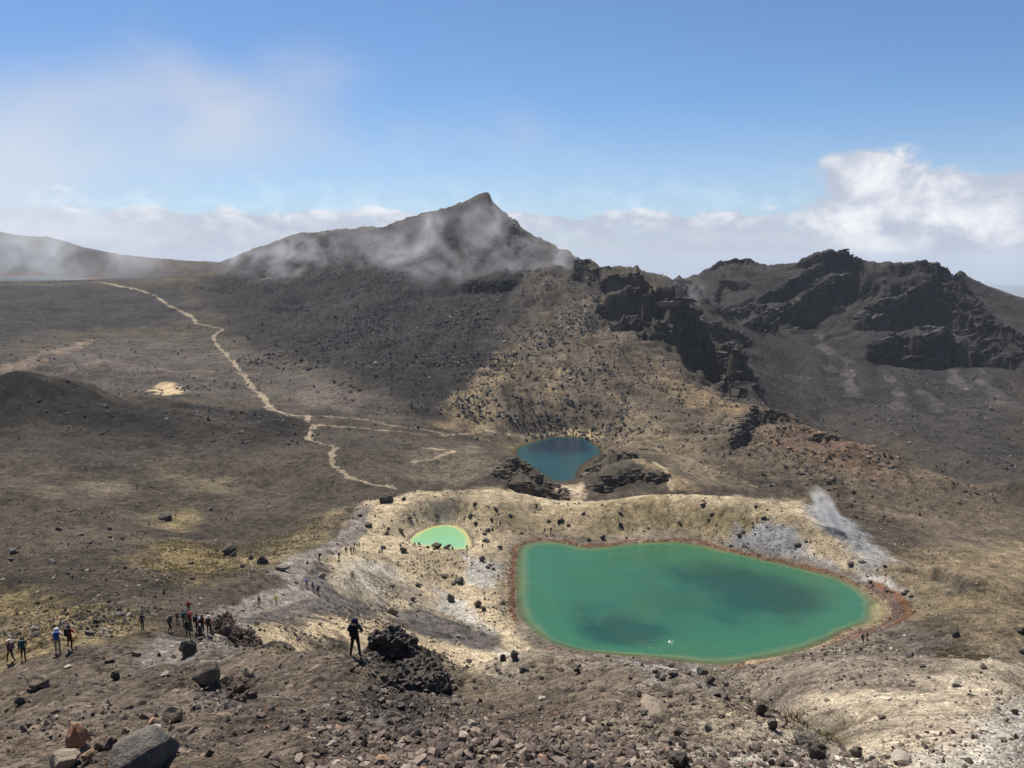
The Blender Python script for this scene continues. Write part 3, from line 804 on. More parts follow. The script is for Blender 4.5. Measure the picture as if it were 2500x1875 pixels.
path([(700, 690), (750, 640), (830, 585)], 5.0, (0.10, 0.085, 0.074), 0.5, 1.2)
for gx, gy, tx, ty in ((2130, 850, 2200, 1000), (2230, 940, 2300, 1010), (2300, 900, 2360, 960), (2060, 880, 2080, 960), (2350, 860, 2440, 980), (2000, 820, 2030, 900)):
    path([(gx, gy), ((gx + tx) / 2 + 8, (gy + ty) / 2), (tx, ty)], 7.0, (0.080, 0.072, 0.067), 0.8, 1.2)

# ------------------------------------------------------------------ patchiness that belongs to the soil itself
fine_n = np.zeros(Z.shape)
for lamn, amp in ((40.0, 0.16), (14.0, 0.16), (5.0, 0.16), (1.8, 0.15), (0.7, 0.14)):
    w = sstep(1.5 * spacing, 4 * spacing, lamn) * front
    m = w > 1e-3
    fine_n[m] += amp * w[m] * perlin(X[m] / lamn, Y[m] / lamn, 110 + int(lamn))
streak = np.zeros(Z.shape)
m = front & (D2 > 55)
streak[m] = perlin(X[m] / 3.2, Y[m] / 16.0, 130) * 0.14 + perlin(X[m] / 8.0, Y[m] / 45.0, 131) * 0.10
streak *= (1 - sstep(8, 2, shore)) * (0.4 + 0.6 * FACE)
# bare streaks and dark clinker patches with edges of their own
blot = np.zeros(Z.shape)
m = front & (D2 > 45) & (D2 < 1400)
wx, wy = X[m] + 6 * perlin(X[m] / 11, Y[m] / 11, 140), Y[m] + 9 * perlin(X[m] / 13, Y[m] / 13, 141)
blot[m] = -0.20 * sstep(0.10, 0.34, fbm(wx, wy * 0.8, 17, 6, 143, 0.7)) + 0.20 * sstep(0.16, 0.42, fbm(wx, wy * 0.8, 23, 6, 147, 0.7)) - 0.28 * sstep(0.10, 0.3, fbm(X[m], Y[m], 2.6, 4, 151, 0.7)) + 0.20 * sstep(0.2, 0.4, fbm(X[m], Y[m], 1.7, 3, 157, 0.7))
blot *= (0.35 + 0.65 * sstep(3, 14, shore)) * np.where(C.mean(-1) > 0.2, 0.4, 1.0)
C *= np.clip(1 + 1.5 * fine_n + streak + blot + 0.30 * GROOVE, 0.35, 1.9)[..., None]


def link(name, mesh, mat=None, parent=None):
    o = bpy.data.objects.new(name, mesh)
    COL.objects.link(o)
    if mat:
        for mm in (mat if isinstance(mat, (list, tuple)) else [mat]):
            mesh.materials.append(mm)
    if parent:
        o.parent = parent
    return o


def tag(o, label=None, cat=None, group=None, kind=None):
    if label:
        o['label'] = label
    if cat:
        o['category'] = cat
    if group:
        o['group'] = group
    if kind:
        o['kind'] = kind
    return o


def np_mesh(name, co, faces, smooth=True, cols=None, cname='soil'):
    """faces: (n, k) int array of one polygon size"""
    me = bpy.data.meshes.new(name)
    co = np.ascontiguousarray(co, np.float32)
    faces = np.ascontiguousarray(faces, np.int32)
    n, k = faces.shape
    me.vertices.add(len(co))
    me.vertices.foreach_set('co', co.ravel())
    me.loops.add(n * k)
    me.loops.foreach_set('vertex_index', faces.ravel())
    me.polygons.add(n)
    me.polygons.foreach_set('loop_start', np.arange(0, n * k, k, dtype=np.int32))
    me.polygons.foreach_set('loop_total', np.full(n, k, np.int32))
    me.polygons.foreach_set('use_smooth', np.full(n, bool(smooth)))
    me.update(calc_edges=True)
    if cols is not None:
        at = me.attributes.new(cname, 'FLOAT_COLOR', 'POINT')
        c4 = np.ones((len(co), 4), np.float32)
        c4[:, :cols.shape[1]] = cols
        at.data.foreach_set('color', c4.ravel())
    return me


def bsdf(nt, rough=0.95, spec=0.15):
    b = nt.n('ShaderNodeBsdfPrincipled')
    b.inputs['Roughness'].default_value = rough
    b.inputs['Specular IOR Level'].default_value = spec
    out = nt.n('ShaderNodeOutputMaterial')
    nt.l(b.outputs[0], out.inputs[0])
    return b


def ground_material():
    mat = bpy.data.materials.new('volcanic_ground')
    mat.use_nodes = True
    t = NT(mat.node_tree)
    b = bsdf(t, 0.96, 0.12)
    att = t.n('ShaderNodeAttribute', attribute_name='soil')
    geo = t.n('ShaderNodeNewGeometry')
    pos = geo.outputs['Position']
    n1 = t.noise(pos, 0.55, 5, 0.66)
    n2 = t.noise(pos, 9.0, 4, 0.75)
    vor = t.n('ShaderNodeTexVoronoi')
    t.l(pos, vor.inputs['Vector'])
    vor.inputs['Scale'].default_value = 4.0
    vor2 = t.n('ShaderNodeTexVoronoi')
    t.l(pos, vor2.inputs['Vector'])
    vor2.inputs['Scale'].default_value = 24.0
    f = t.m('ADD', t.ramp(n1, 0.25, 0.75, 0.50, 1.52, False), t.ramp(n2, 0.25, 0.75, -0.55, 0.55, False))
    sepc = t.n('ShaderNodeSeparateColor')
    t.l(vor.outputs['Color'], sepc.inputs[0])
    sepd = t.n('ShaderNodeSeparateColor')
    t.l(vor2.outputs['Color'], sepd.inputs[0])
    f = t.m('ADD', f, t.ramp(sepc.outputs[0], 0.0, 1.0, -0.34, 0.34, False))
    f = t.m('ADD', f, t.ramp(sepd.outputs[0], 0.0, 1.0, -0.28, 0.28, False))
    # odd pale and dark stones
    f = t.m('ADD', f, t.ramp(sepc.outputs[1], 0.94, 0.96, 0.0, 0.8))
    f = t.m('SUBTRACT', f, t.ramp(sepc.outputs[2], 0.88, 0.92, 0.0, 0.35))
    col = t.mix(1.0, att.outputs['Color'], f, 'MULTIPLY')
    t.l(col, b.inputs['Base Color'])
    h = t.m('ADD', t.m('MULTIPLY', n1, 0.5), t.m('MULTIPLY', n2, 0.20))
    h = t.m('ADD', h, t.m('MULTIPLY', vor.outputs['Distance'], -0.26))
    h = t.m('ADD', h, t.m('MULTIPLY', vor2.outputs['Distance'], -0.07))
    bump = t.n('ShaderNodeBump')
    bump.inputs['Strength'].default_value = 0.9
    bump.inputs['Distance'].default_value = 0.75
    t.l(h, bump.inputs['Height'])
    t.l(bump.outputs[0], b.inputs['Normal'])
    return mat


idx = np.arange(NR * NC).reshape(NR, NC)
f_main = np.stack([idx[:-1, :-1], idx[:-1, 1:], idx[1:, 1:], idx[1:, :-1]], -1).reshape(-1, 4)
# the last column (180 degrees) meets the first (-180 degrees)
co = np.stack([X, Y, Z], -1).reshape(-1, 3)
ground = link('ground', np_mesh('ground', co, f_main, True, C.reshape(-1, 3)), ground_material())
tag(ground, 'brown and tan volcanic land with crater floor, scree slopes and dark peaks', kind='structure')

# ------------------------------------------------------------------ water
BL = {  # patches where the water colour is driven darker: px, py, metres across, amount
    'emerald': [(1510, 1545, 8, 0.9), (1860, 1445, 13, 0.8), (1700, 1400, 12, 0.25), (1600, 1480, 14, 0.2), (1960, 1480, 9, 0.3)],
    'dark': [(1372, 1080, 24, 1.1)], 'pool': [], 'far': []}


def water_material(name, shallow, mid, deep, alpha_depth, rough, bump_k):
    mat = bpy.data.materials.new(name)
    mat.use_nodes = True
    t = NT(mat.node_tree)
    b = bsdf(t, rough, 0.5)
    b.inputs['IOR'].default_value = 1.33
    att = t.n('ShaderNodeAttribute', attribute_name='water_depth')
    d = att.outputs['Fac']
    geo = t.n('ShaderNodeNewGeometry')
    n = t.noise(geo.outputs['Position'], 0.09, 5, 0.6, 0.6)
    dd = t.m('ADD', d, t.m('MULTIPLY', t.m('SUBTRACT', n, 0.5), 0.28))
    col = t.mix(t.ramp(dd, 0.01, 0.26), shallow, mid)
    col = t.mix(t.ramp(dd, 0.45, 1.35), col, deep)
    t.l(col, b.inputs['Base Color'])
    t.l(t.ramp(d, 0.0, alpha_depth, 0.25, 1.0), b.inputs['Alpha'])
    r1 = t.noise(geo.outputs['Position'], 1.5, 3, 0.55)
    r2 = t.noise(geo.outputs['Position'], 6.0, 3, 0.6)
    bump = t.n('ShaderNodeBump')
    bump.inputs['Strength'].default_value = 1.0
    bump.inputs['Distance'].default_value = bump_k
    gust = t.ramp(t.noise(geo.outputs['Position'], 0.05, 3, 0.6, 1.0), 0.42, 0.66, 0.45, 1.0)
    t.l(t.m('MULTIPLY', t.m('ADD', r1, t.m('MULTIPLY', r2, 0.10)), gust), bump.inputs['Height'])
    t.l(bump.outputs[0], b.inputs['Normal'])
    return mat


def make_lake(name, key, mat, step, label):
    h = LAKES[key][0]
    xy = LAKE_XY[key]
    xs = np.arange(xy[:, 0].min() - 3, xy[:, 0].max() + 3, step)
    ys = np.arange(xy[:, 1].min() - 3, xy[:, 1].max() + 3, step)
    gx, gy = np.meshgrid(xs, ys)
    s = poly_sd(xy, gx, gy)
    depth = np.clip(-s / {'emerald': 15.0, 'pool': 9.0, 'dark': 14.0, 'far': 40}[key], 0, 0.62)
    if key == 'emerald':   # a wide shallow shelf at the east end
        ex, ey = at_h(2150, 1490, h)
        depth *= 1 - 0.95 * np.exp(-(np.hypot(gx - ex, gy - ey) / 11.0) ** 2)
    for px, py, r, a in BL[key]:
        bx, by = at_h(px, py, h)
        depth += a * np.exp(-(np.hypot(gx - bx, gy - by) / r * (1 + 0.3 * fbm(gx, gy, 12, 3, 9))) ** 2) * sstep(0, -5, s)
    ii = np.arange(gx.size).reshape(gx.shape)
    keep = (np.maximum(np.maximum(s[:-1, :-1], s[1:, 1:]), np.maximum(s[1:, :-1], s[:-1, 1:])) < 2.2)
    q = np.stack([ii[:-1, :-1], ii[:-1, 1:], ii[1:, 1:], ii[1:, :-1]], -1)[keep]
    used, inv = np.unique(q, return_inverse=True)
    z = CZ - h
    cc = np.stack([gx.ravel()[used], gy.ravel()[used], np.full(len(used), z)], -1)
    dv = depth.ravel()[used]
    me = np_mesh(name, cc, inv.reshape(-1, 4), True, np.stack([dv, dv, dv], -1), 'water_depth')
    o = link(name, me, mat)
    tag(o, label, kind='structure')
    return o


make_lake('emerald_lake', 'emerald', water_material('emerald_water', (0.13, 0.17, 0.07), (0.031, 0.122, 0.060), (0.011, 0.058, 0.036), 0.15, 0.045, 0.25), 0.7, 'large emerald green lake with rusty rim')
make_lake('green_pool', 'pool', water_material('pale_green_water', (0.45, 0.42, 0.18), (0.20, 0.40, 0.20), (0.125, 0.34, 0.19), 0.06, 0.12, 0.01), 0.4, 'small pale mint green lake with yellow rim')
make_lake('dark_lake', 'dark', water_material('dark_blue_water', (0.045, 0.042, 0.018), (0.010, 0.056, 0.058), (0.006, 0.020, 0.032), 0.12, 0.045, 0.34), 0.7, 'dark blue lake below the crags')
make_lake('far_lake', 'far', water_material('far_water', (0.20, 0.26, 0.27), (0.12, 0.18, 0.21), (0.08, 0.13, 0.17), 0.05, 0.15, 0.02), 6.0, 'distant pale lake beyond the trail')
# ------------------------------------------------------------------ rocks
def ground_z(x, y):
    a, d = np.arctan2(x, y), np.hypot(x, y)
    j = np.clip((a - azs[len(side)]) / (azs[len(side) + 1] - azs[len(side)]), 0, 838.99) + len(side)
    i = np.clip(np.searchsorted(rows, d) - 1, 0, NR - 2)
    t = np.clip((d - rows[i]) / (rows[i + 1] - rows[i]), 0, 1)
    jj = j.astype(int)
    u = j - jj
    return (Z[i, jj] * (1 - t) * (1 - u) + Z[i + 1, jj] * t * (1 - u) + Z[i, jj + 1] * (1 - t) * u + Z[i + 1, jj + 1] * t * u)


def at_vertex(arr, x, y):
    a, d = np.arctan2(x, y), np.hypot(x, y)
    j = np.clip(np.round((a - azs[len(side)]) / (azs[len(side) + 1] - azs[len(side)])).astype(int), 0, 839) + len(side)
    i = np.clip(np.searchsorted(rows, d), 0, NR - 1)
    return arr[i, j]


def ico(sub):
    bm = bmesh.new()
    bmesh.ops.create_icosphere(bm, subdivisions=sub, radius=1.0)
    v = np.array([p.co[:] for p in bm.verts])
    f = np.array([[q.index for q in p.verts] for p in bm.faces])
    bm.free()
    return v, f


def octa():
    v = np.array([(1, 0, 0), (-1, 0, 0), (0, 1, 0), (0, -1, 0), (0, 0, 1), (0, 0, -1)], float)
    f = np.array([(0, 2, 4), (2, 1, 4), (1, 3, 4), (3, 0, 4), (2, 0, 5), (1, 2, 5), (3, 1, 5), (0, 3, 5)])
    return v, f


def facet(v, rng, n=9, lo=0.5, hi=0.86):
    v = v.copy()
    for _ in range(n):
        d = rng.normal(size=3)
        d /= np.linalg.norm(d)
        over = np.maximum(0, v @ d - rng.uniform(lo, hi))
        v -= over[:, None] * d
    return v * rng.uniform(0.8, 1.2, 3)


rrng = np.random.default_rng(5)
SMALL20 = []
v0, F20 = ico(1)
for _ in range(10):
    SMALL20.append(facet(v0, rrng, 5, 0.5, 0.9) + rrng.normal(size=v0.shape) * 0.10)
v0, F8 = octa()
SMALL8 = [v0 * rrng.uniform(0.6, 1.2, (6, 1)) + rrng.normal(size=v0.shape) * 0.12 for _ in range(8)]


def stone_material():
    mat = bpy.data.materials.new('loose_stone')
    mat.use_nodes = True
    t = NT(mat.node_tree)
    b = bsdf(t, 0.92, 0.18)
    att = t.n('ShaderNodeAttribute', attribute_name='soil')
    geo = t.n('ShaderNodeNewGeometry')
    n = t.noise(geo.outputs['Position'], 14.0, 2, 0.7)
    t.l(t.mix(1.0, att.outputs['Color'], t.ramp(n, 0.2, 0.8, 0.6, 1.4, False), 'MULTIPLY'), b.inputs['Base Color'])
    return mat


STONE = stone_material()


def scatter(name, label, n, d_range, size, accept, palette, a_range=(-35, 35), tris=20, flat=0.7, seed=1, sink=0.25, mind=0.0011):
    """a field of loose stones nobody could count, as one object"""
    rng = np.random.default_rng(seed)
    got_x, got_y = [], []
    tot = 0
    for _ in range(30):
        a = np.radians(rng.uniform(a_range[0], a_range[1], n * 2))
        d = np.exp(rng.uniform(math.log(d_range[0]), math.log(d_range[1]), n * 2))
        x, y = d * np.sin(a), d * np.cos(a)
        p = accept(x, y, d, a)
        ok = rng.random(len(x)) < p
        for lk in LAKE_SD.values():
            ok &= at_vertex(lk, x, y) > 0.3
        got_x.append(x[ok])
        got_y.append(y[ok])
        tot += ok.sum()
        if tot >= n:
            break
    x, y = np.concatenate(got_x)[:n], np.concatenate(got_y)[:n]
    n = len(x)
    d = np.hypot(x, y)
    s = size[0] * np.exp(rng.exponential(0.55, n)) * (1 if size[1] is None else 1)
    s = np.minimum(s, size[1])
    s = np.maximum(s, d * mind * rng.uniform(0.6, 1.1, n))
    z = ground_z(x, y)
    base = SMALL20 if tris == 20 else SMALL8
    F = F20 if tris == 20 else F8
    B = np.stack(base)
    nv = B.shape[1]
    V = B[rng.integers(0, len(base), n)] * s[:, None, None] * 0.5
    V = V * rng.uniform(0.75, 1.25, (n, 1, 3))
    V[:, :, 2] *= flat
    th = rng.uniform(0, 2 * math.pi, n)
    c, sn = np.cos(th)[:, None], np.sin(th)[:, None]
    vx, vy = V[:, :, 0] * c - V[:, :, 1] * sn, V[:, :, 0] * sn + V[:, :, 1] * c
    tl = rng.normal(0, 0.35, (n, 1))
    vz = V[:, :, 2] + vx * tl
    co = np.stack([vx + x[:, None], vy + y[:, None], vz + (z + s * (0.5 - sink) * flat * 0.6)[:, None]], -1).reshape(-1, 3)
    fc = (F[None] + (np.arange(n) * nv)[:, None, None]).reshape(-1, 3)
    pal = np.array([p[:3] for p in palette])
    wts = np.array([p[3] for p in palette], float)
    col = pal[rng.choice(len(pal), n, p=wts / wts.sum())] * np.exp(rng.normal(0, 0.22, (n, 1)))
    me = np_mesh(name, co, fc, False, np.repeat(col, nv, 0))
    o = link(name, me, STONE)
    tag(o, label, kind='stuff')
    return o


def ones(x):
    return np.ones(x.shape)


def nfield(x, y, lam, lo, hi, seed):
    return sstep(lo, hi, fbm(x, y, lam, 3, seed))


GR = [(0.150, 0.118, 0.095, 5), (0.105, 0.082, 0.069, 4), (0.215, 0.172, 0.14, 2), (0.062, 0.05, 0.045, 2.5), (0.34, 0.28, 0.23, 0.5), (0.24, 0.145, 0.10, 0.2)]


def acc_front(x, y, d, a):
    # the coarse rubble of the near mound, thinner on the slope to the left
    deg = np.degrees(a)
    mound = sstep(-17, -11, deg + 2.5 * fbm(x, y, 3, 2, 5)) * sstep(44, 38, d)
    heavy = sstep(24, 14, d)
    return np.clip(mound * (0.22 + 0.78 * heavy) + 0.05, 0, 1)


scatter('gravel', 'brown and pinkish rubble covering the near mound', 30000, (10.2, 42), (0.035, 0.24), acc_front, GR, seed=1, mind=0.0022)
scatter('gravel', 'fine stones on the near slopes', 16000, (13, 75), (0.03, 0.24), lambda x, y, d, a: 0.16 + 0.84 * nfield(x, y, 6, 0.0, 0.6, 6), GR, a_range=(-35, 20), tris=8, seed=2, mind=0.0013)
DK = [(0.062, 0.057, 0.055, 4), (0.095, 0.085, 0.078, 3), (0.17, 0.155, 0.14, 1.2), (0.30, 0.27, 0.24, 0.35)]
MEA = [(0.06, 0.052, 0.046, 4), (0.12, 0.10, 0.082, 3), (0.26, 0.225, 0.185, 1.6), (0.20, 0.155, 0.09, 1)]
scatter('scattered_stones', 'stones strewn over the brown meadow on the left', 16000, (60, 340), (0.15, 0.8), lambda x, y, d, a: 0.12 + 0.88 * nfield(x, y, 24, 0.0, 0.6, 8), MEA, a_range=(-35, -3), tris=8, seed=3, mind=0.0013)
TN = [(0.10, 0.082, 0.062, 4), (0.20, 0.165, 0.12, 3), (0.36, 0.32, 0.26, 2.0), (0.062, 0.052, 0.045, 2.5)]


def acc_bank(x, y, d, a):
    sdl = np.minimum(at_vertex(LAKE_SD['emerald'], x, y), at_vertex(LAKE_SD['pool'], x, y))
    return sstep(75, 15, sdl) * (0.06 + 0.94 * nfield(x, y, 12, 0.0, 0.6, 10))


scatter('scattered_stones', 'dark and pale stones on the tan banks of the lakes', 9000, (95, 262), (0.16, 0.8), acc_bank, TN, a_range=(-14, 28), tris=8, seed=4, mind=0.0012)
RUST = [(0.20, 0.09, 0.045, 4), (0.14, 0.07, 0.042, 3), (0.30, 0.20, 0.12, 1.5)]
scatter('rusty_stones', 'rust coloured stones along the emerald lake rim', 1100, (140, 225), (0.16, 0.7), lambda x, y, d, a: sstep(2.0, 1.0, at_vertex(LAKE_SD['emerald'], x, y)) * at_vertex(west, x, y), RUST, a_range=(-1, 27), tris=8, seed=5, mind=0.0012)
PK = [(0.058, 0.055, 0.056, 4), (0.085, 0.081, 0.082, 4), (0.14, 0.133, 0.13, 1.6), (0.038, 0.036, 0.036, 3), (0.25, 0.24, 0.23, 0.35)]
scatter('scree', 'dark boulder scree on the peak', 17000, (430, 1000), (0.55, 3.2), lambda x, y, d, a: at_vertex(FACE, x, y) * (0.12 + 0.88 * nfield(x, y, 60, -0.15, 0.45, 12)), PK, a_range=(-22, 8), tris=8, seed=6, flat=0.8, mind=0.0016)
BR = [(0.12, 0.10, 0.08, 4), (0.07, 0.062, 0.055, 3), (0.20, 0.16, 0.115, 2), (0.17, 0.11, 0.075, 1)]
scatter('scree', 'brown and black boulders on the slopes below the crags', 11000, (300, 760), (0.4, 2.6), lambda x, y, d, a: at_vertex(FACE, x, y) * (0.15 + 0.85 * nfield(x, y, 35, -0.2, 0.4, 14)), BR, a_range=(-4, 31), tris=8, seed=7, flat=0.8, mind=0.0015)
scatter('scree', 'dark stones on the far right slopes', 9000, (480, 1010), (0.5, 2.6), lambda x, y, d, a: 0.2 + 0.8 * nfield(x, y, 60, -0.1, 0.5, 16), PK, a_range=(9, 33), tris=8, seed=8, mind=0.0013)
SH = [(0.20, 0.165, 0.13, 4), (0.12, 0.10, 0.082, 3), (0.36, 0.33, 0.29, 2), (0.06, 0.052, 0.046, 1.5)]
scatter('scattered_stones', 'stones strewn over the pale ground right of the lake', 10000, (40, 330), (0.09, 0.65), lambda x, y, d, a: 0.2 + 0.8 * nfield(x, y, 16, -0.1, 0.5, 18), SH, a_range=(10, 35), tris=8, seed=9, mind=0.0012)
scatter('scattered_stones', 'dark stones on the floor of the wide crater', 5000, (330, 900), (0.4, 2.5), lambda x, y, d, a: 0.15 + 0.85 * nfield(x, y, 70, 0.0, 0.6, 20), DK, a_range=(-35, -6), tris=8, seed=10, mind=0.0009)


# ------------------------------------------------------------------ boulders one can point at
def rock_material(name, col, alt, scale=2.0, rough=0.9):
    mat = bpy.data.materials.new(name)
    mat.use_nodes = True
    t = NT(mat.node_tree)
    b = bsdf(t, rough, 0.2)
    geo = t.n('ShaderNodeNewGeometry')
    oi = t.n('ShaderNodeObjectInfo')
    n = t.noise(geo.outputs['Position'], scale, 5, 0.65, 0.3)
    n2 = t.noise(geo.outputs['Position'], scale * 9, 3, 0.7)
    c = t.mix(t.ramp(n, 0.38, 0.66), col, alt)
    f = t.m('MULTIPLY', t.ramp(n2, 0.25, 0.75, 0.55, 1.45, False), t.ramp(oi.outputs['Random'], 0, 1, 0.75, 1.25, False))
    # dust and ash lying on upward faces, as on any rock here
    sz = t.n('ShaderNodeSeparateXYZ')
    t.l(geo.outputs['Normal'], sz.inputs[0])
    dust = t.m('MULTIPLY', t.ramp(sz.outputs[2], 0.55, 0.95, 0.0, 0.55), t.ramp(n2, 0.35, 0.65))
    c = t.mix(dust, c, (0.16, 0.13, 0.10))
    t.l(t.mix(1.0, c, f, 'MULTIPLY'), b.inputs['Base Color'])
    bump = t.n('ShaderNodeBump')
    bump.inputs['Strength'].default_value = 0.8
    bump.inputs['Distance'].default_value = 0.12
    t.l(t.m('ADD', n, t.m('MULTIPLY', n2, 0.4)), bump.inputs['Height'])
    t.l(bump.outputs[0], b.inputs['Normal'])
    return mat


RM = {
    'dark': rock_material('dark_lava', (0.055, 0.049, 0.044), (0.095, 0.083, 0.072)),
    'grey': rock_material('grey_andesite', (0.130, 0.124, 0.115), (0.080, 0.077, 0.073)),
    'tan': rock_material('weathered_tan_rock', (0.27, 0.22, 0.165), (0.19, 0.155, 0.118)),
    'pale': rock_material('pale_altered_rock', (0.44, 0.39, 0.32), (0.34, 0.30, 0.25)),
    'orange': rock_material('orange_altered_rock', (0.36, 0.185, 0.10), (0.30, 0.20, 0.13)),
    'brown': rock_material('brown_rock', (0.095, 0.075, 0.060), (0.15, 0.12, 0.095)),
    'white': rock_material('white_sulphur_rock', (0.58, 0.55, 0.48), (0.44, 0.42, 0.36)),
    'red': rock_material('red_lava', (0.080, 0.058, 0.048), (0.115, 0.085, 0.070)),
}


def noise3(p, s):
    from mathutils import noise as mn
    return np.array([mn.noise(Vector(q) * s) for q in p])


def boulder_mesh(name, sub, seed, craggy=0.10, cuts=9):
    rng = np.random.default_rng(seed)
    v, f = ico(sub)
    n = v.copy()
    v = facet(v, rng, cuts, 0.42, 0.80)
    off = rng.uniform(-50, 50, 3)
    r = noise3(v + off, 1.7) * craggy + noise3(v + off, 4.5) * craggy * 0.55 + noise3(v + off, 11.0) * craggy * 0.3
    v = v + n * r[:, None]
    v[:, 2] = np.maximum(v[:, 2], -0.75)
    v /= np.ptp(v[:, 0]) / 2
    me = np_mesh(name, v, f, sub >= 3)
    return me


BIG = [boulder_mesh('boulder_shape', 4, 100 + i, 0.07, 18) for i in range(6)]
MED = [boulder_mesh('boulder_shape', 3, 200 + i, 0.09, 14) for i in range(8)]
LAVAB = [boulder_mesh('lava_shape', 4, 300 + i, 0.28, 4) for i in range(5)]
_mat_mesh = {}


def shaped(me, mat):
    key = (me.name, mat)
    if key not in _mat_mesh:
        c = me.copy()
        c.materials.clear()
        c.materials.append(RM[mat])
        _mat_mesh[key] = c
    return _mat_mesh[key]


def boulder(px, py, wpx, mat, label=None, group=None, hr=0.7, kind=None, seed=None, name='boulder', depth=0.9, tilt=0.2, sink=0.18):
    x, y, z, d = hit(px, py)
    slant = math.sqrt(d * d + (z - CZ) ** 2)
    w = wpx * slant / FPX * (0.80 if wpx < 90 else 0.95)
    rng = random.Random(seed if seed is not None else int(px * 31 + py * 7))
    lib = kind or (BIG if wpx > 40 else MED)
    o = bpy.data.objects.new(name, shaped(rng.choice(lib), mat))
    COL.objects.link(o)
    y2 = y + w * depth * 0.35 * math.cos(math.atan2(x, y))
    x2 = x + w * depth * 0.35 * math.sin(math.atan2(x, y))
    zz = min(z, float(ground_z(np.array([x2]), np.array([y2]))[0]) + 0.1 * w)
    o.location = (x2, y2, zz + w * hr * (0.5 - sink))
    o.scale = (w / 2, w / 2 * depth, w / 2 * hr * 1.15)
    o.rotation_euler = (rng.uniform(-tilt, tilt), rng.uniform(-tilt, tilt), rng.choice([0, math.pi]) + rng.uniform(-0.5, 0.5))
    if label:
        tag(o, label, 'rock' if name != 'boulder' else 'boulder', group)
    return o


B = boulder
# bottom left corner
B(352, 1886, 150, 'grey', 'large smooth grey rock at the bottom edge, right of orange rock', hr=0.50)
B(190, 1832, 58, 'orange', 'bright orange altered rock in the bottom left corner', hr=1.0, kind=BIG)
B(165, 1876, 72, 'tan', 'pale tan rounded rock below the bright orange rock', hr=0.7, kind=BIG)
B(262, 1832, 60, 'red', 'dark jagged rock between the orange rock and the large grey rock', hr=0.6, kind=LAVAB)
B(212, 1858, 34, 'orange', 'small dull orange rock between tan rock and large grey rock', hr=0.8)
B(308, 1790, 20, 'tan', 'small brown rock on the slope above the large grey rock', hr=0.7)
B(508, 1668, 78, 'tan', 'large pale split boulder above dark red rubble on near slope', hr=0.75, kind=BIG)
B(545, 1668, 32, 'tan', 'smaller pale block leaning on the right side of split boulder', hr=0.9)
B(610, 1652, 30, 'tan', 'angular pale block on the crest right of the split boulder', hr=0.9)
B(430, 1766, 52, 'tan', 'pale boulder with shaded underside, alone on the near brown slope', hr=0.8, kind=BIG)
B(385, 1782, 26, 'pale', 'pale flat stone left of and below the shaded boulder on slope', hr=0.6)
B(282, 1662, 24, 'dark', 'small black lump of lava on slope left of the split boulder', hr=1.1, kind=LAVAB)
B(403, 1652, 26, 'pale', 'flat pale stone on slope left of the split boulder', hr=0.5)
B(268, 1617, 26, 'brown', 'flat brown stone below the two hikers in blue and red', hr=0.5)
B(90, 1682, 64, 'brown', 'low dark rock half buried at the left edge of near slope', hr=0.5, kind=LAVAB)
B(52, 1720, 28, 'grey', 'grey stone near the left edge below the low buried rock', hr=0.8)
B(165, 1632, 22, 'pale', 'pale flat stone on near slope below the hiker in red', hr=0.4)
B(460, 1602, 48, 'dark', 'black lava block standing below the resting hikers', hr=0.95, kind=LAVAB)
B(452, 1601, 22, 'pale', 'white triangular stone leaning on the black lava block', hr=0.7)
B(333, 1602, 24, 'tan', 'pale stone on the slope left of the black lava block', hr=0.6)
B(425, 1606, 14, 'pale', 'small pale stone just left of the black lava block', hr=0.8)
# near mound
B(737, 1606, 15, 'pale', 'pale stone left of the feet of the hooded woman', hr=0.8)
B(1150, 1778, 34, 'pale', 'white angular boulder standing right of the lava outcrop', hr=0.8)
B(1170, 1785, 22, 'brown', 'brown stone touching the white boulder by lava outcrop', hr=0.7)
B(808, 1828, 32, 'pale', 'cream block lying among rubble at the bottom of the picture', hr=0.6)
B(962, 1860, 22, 'orange', 'pinkish orange stone among rubble at the bottom edge', hr=0.6)
B(788, 1795, 36, 'brown', 'dark tilted slab at the top edge of the near rubble', hr=0.6)
B(1322, 1712, 22, 'white', 'white block on the gravel mound below the emerald lake', hr=0.8)
B(1520, 1876, 42, 'tan', 'brown rock with pale cap at the bottom edge of picture', hr=0.8, kind=BIG)
B(1660, 1874, 62, 'dark', 'black hollow rock at the bottom edge of the gravel mound', hr=0.65, kind=LAVAB)
B(1592, 1742, 78, 'tan', 'flat pale slab half buried in the gravel mound', hr=0.35, kind=BIG)
B(1575, 1748, 26, 'dark', 'dark stone in front of the flat pale slab', hr=0.7)
B(1655, 1800, 36, 'brown', 'dark pointed shard standing up from the gravel mound', hr=1.0, tilt=0.5)
B(1606, 1795, 20, 'tan', 'flat pinkish stone left of the pointed shard', hr=0.6)
B(1730, 1786, 24, 'grey', 'bluish grey stone right of the pointed shard', hr=0.8)
B(1408, 1645, 20, 'dark', 'dark round rock on the skyline of gravel mound below lake', hr=0.9, kind=LAVAB)
B(1280, 1640, 36, 'grey', 'dark grey slab at the left end of the gravel mound crest', hr=0.4)
B(1858, 1748, 34, 'dark', 'black crag on the right edge of the gravel mound, upper one', hr=1.0, kind=LAVAB)
B(1884, 1780, 32, 'dark', 'black crag on the right edge of the gravel mound, second one down', hr=0.9, kind=LAVAB)
B(1968, 1828, 70, 'dark', 'long black crag on the right edge of mound, near its foot', hr=0.5, kind=LAVAB)
B(2000, 1858, 54, 'dark', 'lowest black crag on the right edge of the mound', hr=0.9, kind=LAVAB)
B(2092, 1850, 36, 'brown', 'brown jagged rock in the hollow right of the gravel mound', hr=0.9, kind=LAVAB)
